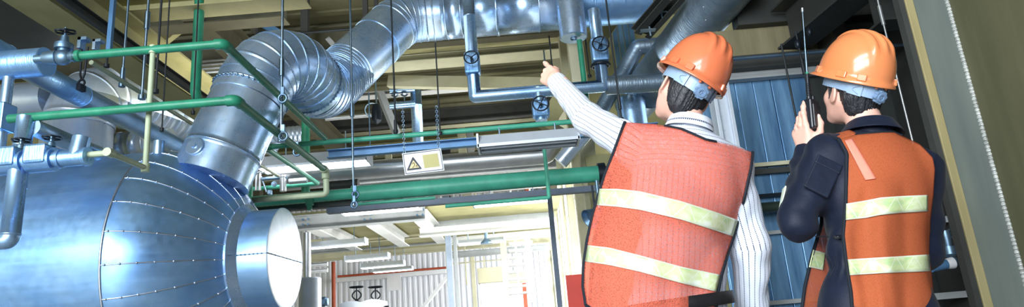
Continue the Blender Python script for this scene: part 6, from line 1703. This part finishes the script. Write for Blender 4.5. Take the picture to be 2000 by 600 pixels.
# ------------------------------------------------------------------ the radio
radio = thing('two_way_radio', 'black handheld radio with ribbed aerial base and long silver telescopic aerial', 'radio', rb[:])
ry = V((-0.55, 0.82, 0)); ry = (ry - ax_r * ry.dot(ax_r)).normalized(); rx = ry.cross(ax_r).normalized()
RR = Matrix((rx, ry, ax_r)).transposed()
def rt(x, y, z): return rb + RR @ V((x, y, z))
MB().box(rt(0, 0, -0.012), (0.056, 0.034, 0.118), RR).build('case', M['radio'], radio, bevel=0.006)
MB().box(rt(0.0, -0.0185, -0.02), (0.044, 0.008, 0.09), RR).build('battery', M['radio'], radio, bevel=0.003)
for k in range(3): MB().box(rt(0.029, 0.0, 0.02 - 0.018 * k), (0.005, 0.016, 0.012), RR).build('side_button', M['radio'], radio, bevel=0.002)
MB().lathe(rt(0.014, 0, 0.047), ax_r, [(0, 0.0085), (0.016, 0.0085), (0.018, 0.007), (0.018, 0)], 18).build('volume_knob', M['radio'], radio)
a0 = rt(-0.012, 0, 0.045); aer = (at(1567, 16, Y2 + 0.105) - a0); La = aer.length; aer.normalize()
pr = [(0, 0.0095), (0.012, 0.0095), (0.013, 0.007)]
for k in range(8): z_ = 0.016 + k * 0.0065; pr += [(z_, 0.0078), (z_ + 0.002, 0.0092), (z_ + 0.004, 0.0092), (z_ + 0.006, 0.0074)]
pr += [(0.08, 0.0072), (0.105, 0.0065), (0.106, 0.0)]
MB().lathe(a0, aer, pr, 20).build('aerial_base', M['radio'], radio)
MB().lathe(a0, aer, [(0.104, 0.0058), (0.112, 0.0058), (0.112, 0)], 16).build('aerial_collar', M['green'], radio)
m = MB(); z_ = 0.11
for r_, l_ in ((0.0044, 0.05), (0.0036, 0.05), (0.0029, 0.05)): m.lathe(a0, aer, [(z_, r_), (z_ + l_, r_), (z_ + l_, 0)], 12); z_ += l_
m.lathe(a0, aer, [(z_, 0.0023), (La - 0.014, 0.0023)], 10); m.build('telescopic_aerial', M['rod'], radio)
MB().lathe(a0, aer, [(La - 0.016, 0), (La - 0.016, 0.005), (La, 0.005), (La, 0)], 14).build('aerial_tip', M['cap'], radio)
# ================================================================== light
w = bpy.data.worlds.new('sky'); S.world = w; w.use_nodes = True
nt = w.node_tree; bg = nt.nodes['Background']
tc = nt.nodes.new('ShaderNodeTexCoord'); sx = nt.nodes.new('ShaderNodeSeparateXYZ'); nt.links.new(tc.outputs['Generated'], sx.inputs[0])
rp = nt.nodes.new('ShaderNodeValToRGB'); mp = nt.nodes.new('ShaderNodeMapRange'); mp.inputs[1].default_value = -1; mp.inputs[2].default_value = 1
nt.links.new(sx.outputs['Z'], mp.inputs[0]); nt.links.new(mp.outputs[0], rp.inputs[0])
e = rp.color_ramp.elements; e[0].position = 0.3; e[0].color = (0.30, 0.36, 0.44, 1); e[1].position = 0.53; e[1].color = (0.95, 0.98, 1.0, 1)
k = e.new(0.80); k.color = (0.42, 0.62, 1.0, 1)
nt.links.new(rp.outputs[0], bg.inputs['Color']); bg.inputs['Strength'].default_value = 1.7
def area(name, loc, target, size, power, color=(1, 1, 1), sy=None):
    l = bpy.data.lights.new(name, 'AREA'); l.shape = 'RECTANGLE'; l.size = size; l.size_y = sy or size; l.energy = power; l.color = color
    o = bpy.data.objects.new(name, l); COL.objects.link(o); o.location = loc
    o.rotation_euler = (V(target) - V(loc)).to_track_quat('-Z', 'Y').to_euler(); return o
# daylight through the rear and aisle windows, plus two added fills inside the hall
area('window_daylight', (-5.0, -6.8, 2.8), (-2.0, 4, 2.0), 8.0, 950, (0.90, 0.95, 1.0), 2.8)
area('high_window_daylight', (-5.0, -6.8, 5.8), (-2.0, 6, 2.0), 8.0, 640, (0.88, 0.94, 1.0), 1.5)
area('mezzanine_fill', (-1.5, 12.6, 1.0), (-1.5, 18, 3.4), 4.0, 200, (1.0, 0.99, 0.95), 0.8)  # added fill for the mezzanine underside, no window here
area('aisle_window_daylight', (2.6, 21, 3.0), (-6, 21, 2.6), 16.0, 1700, (1, 1, 1), 3.2)
area('roof_fill', (-3.5, 9.5, 4.6), (-3.5, 9.5, 9), 5.0, 60, (1.0, 0.97, 0.85), 3.0)  # added uplight that brightens the roof, no fixture here
S.view_settings.view_transform = 'Standard'; S.view_settings.look = 'None'; S.view_settings.gamma = 1.0; S.view_settings.use_curve_mapping = False
S.view_settings.exposure = 0.72
S.cycles.use_denoising = True
S.cycles.max_bounces = 6; S.cycles.diffuse_bounces = 3; S.cycles.glossy_bounces = 4; S.cycles.transparent_max_bounces = 8; S.cycles.transmission_bounces = 4
S.cycles.sample_clamp_indirect = 6.0; S.cycles.caustics_reflective = False; S.cycles.caustics_refractive = False
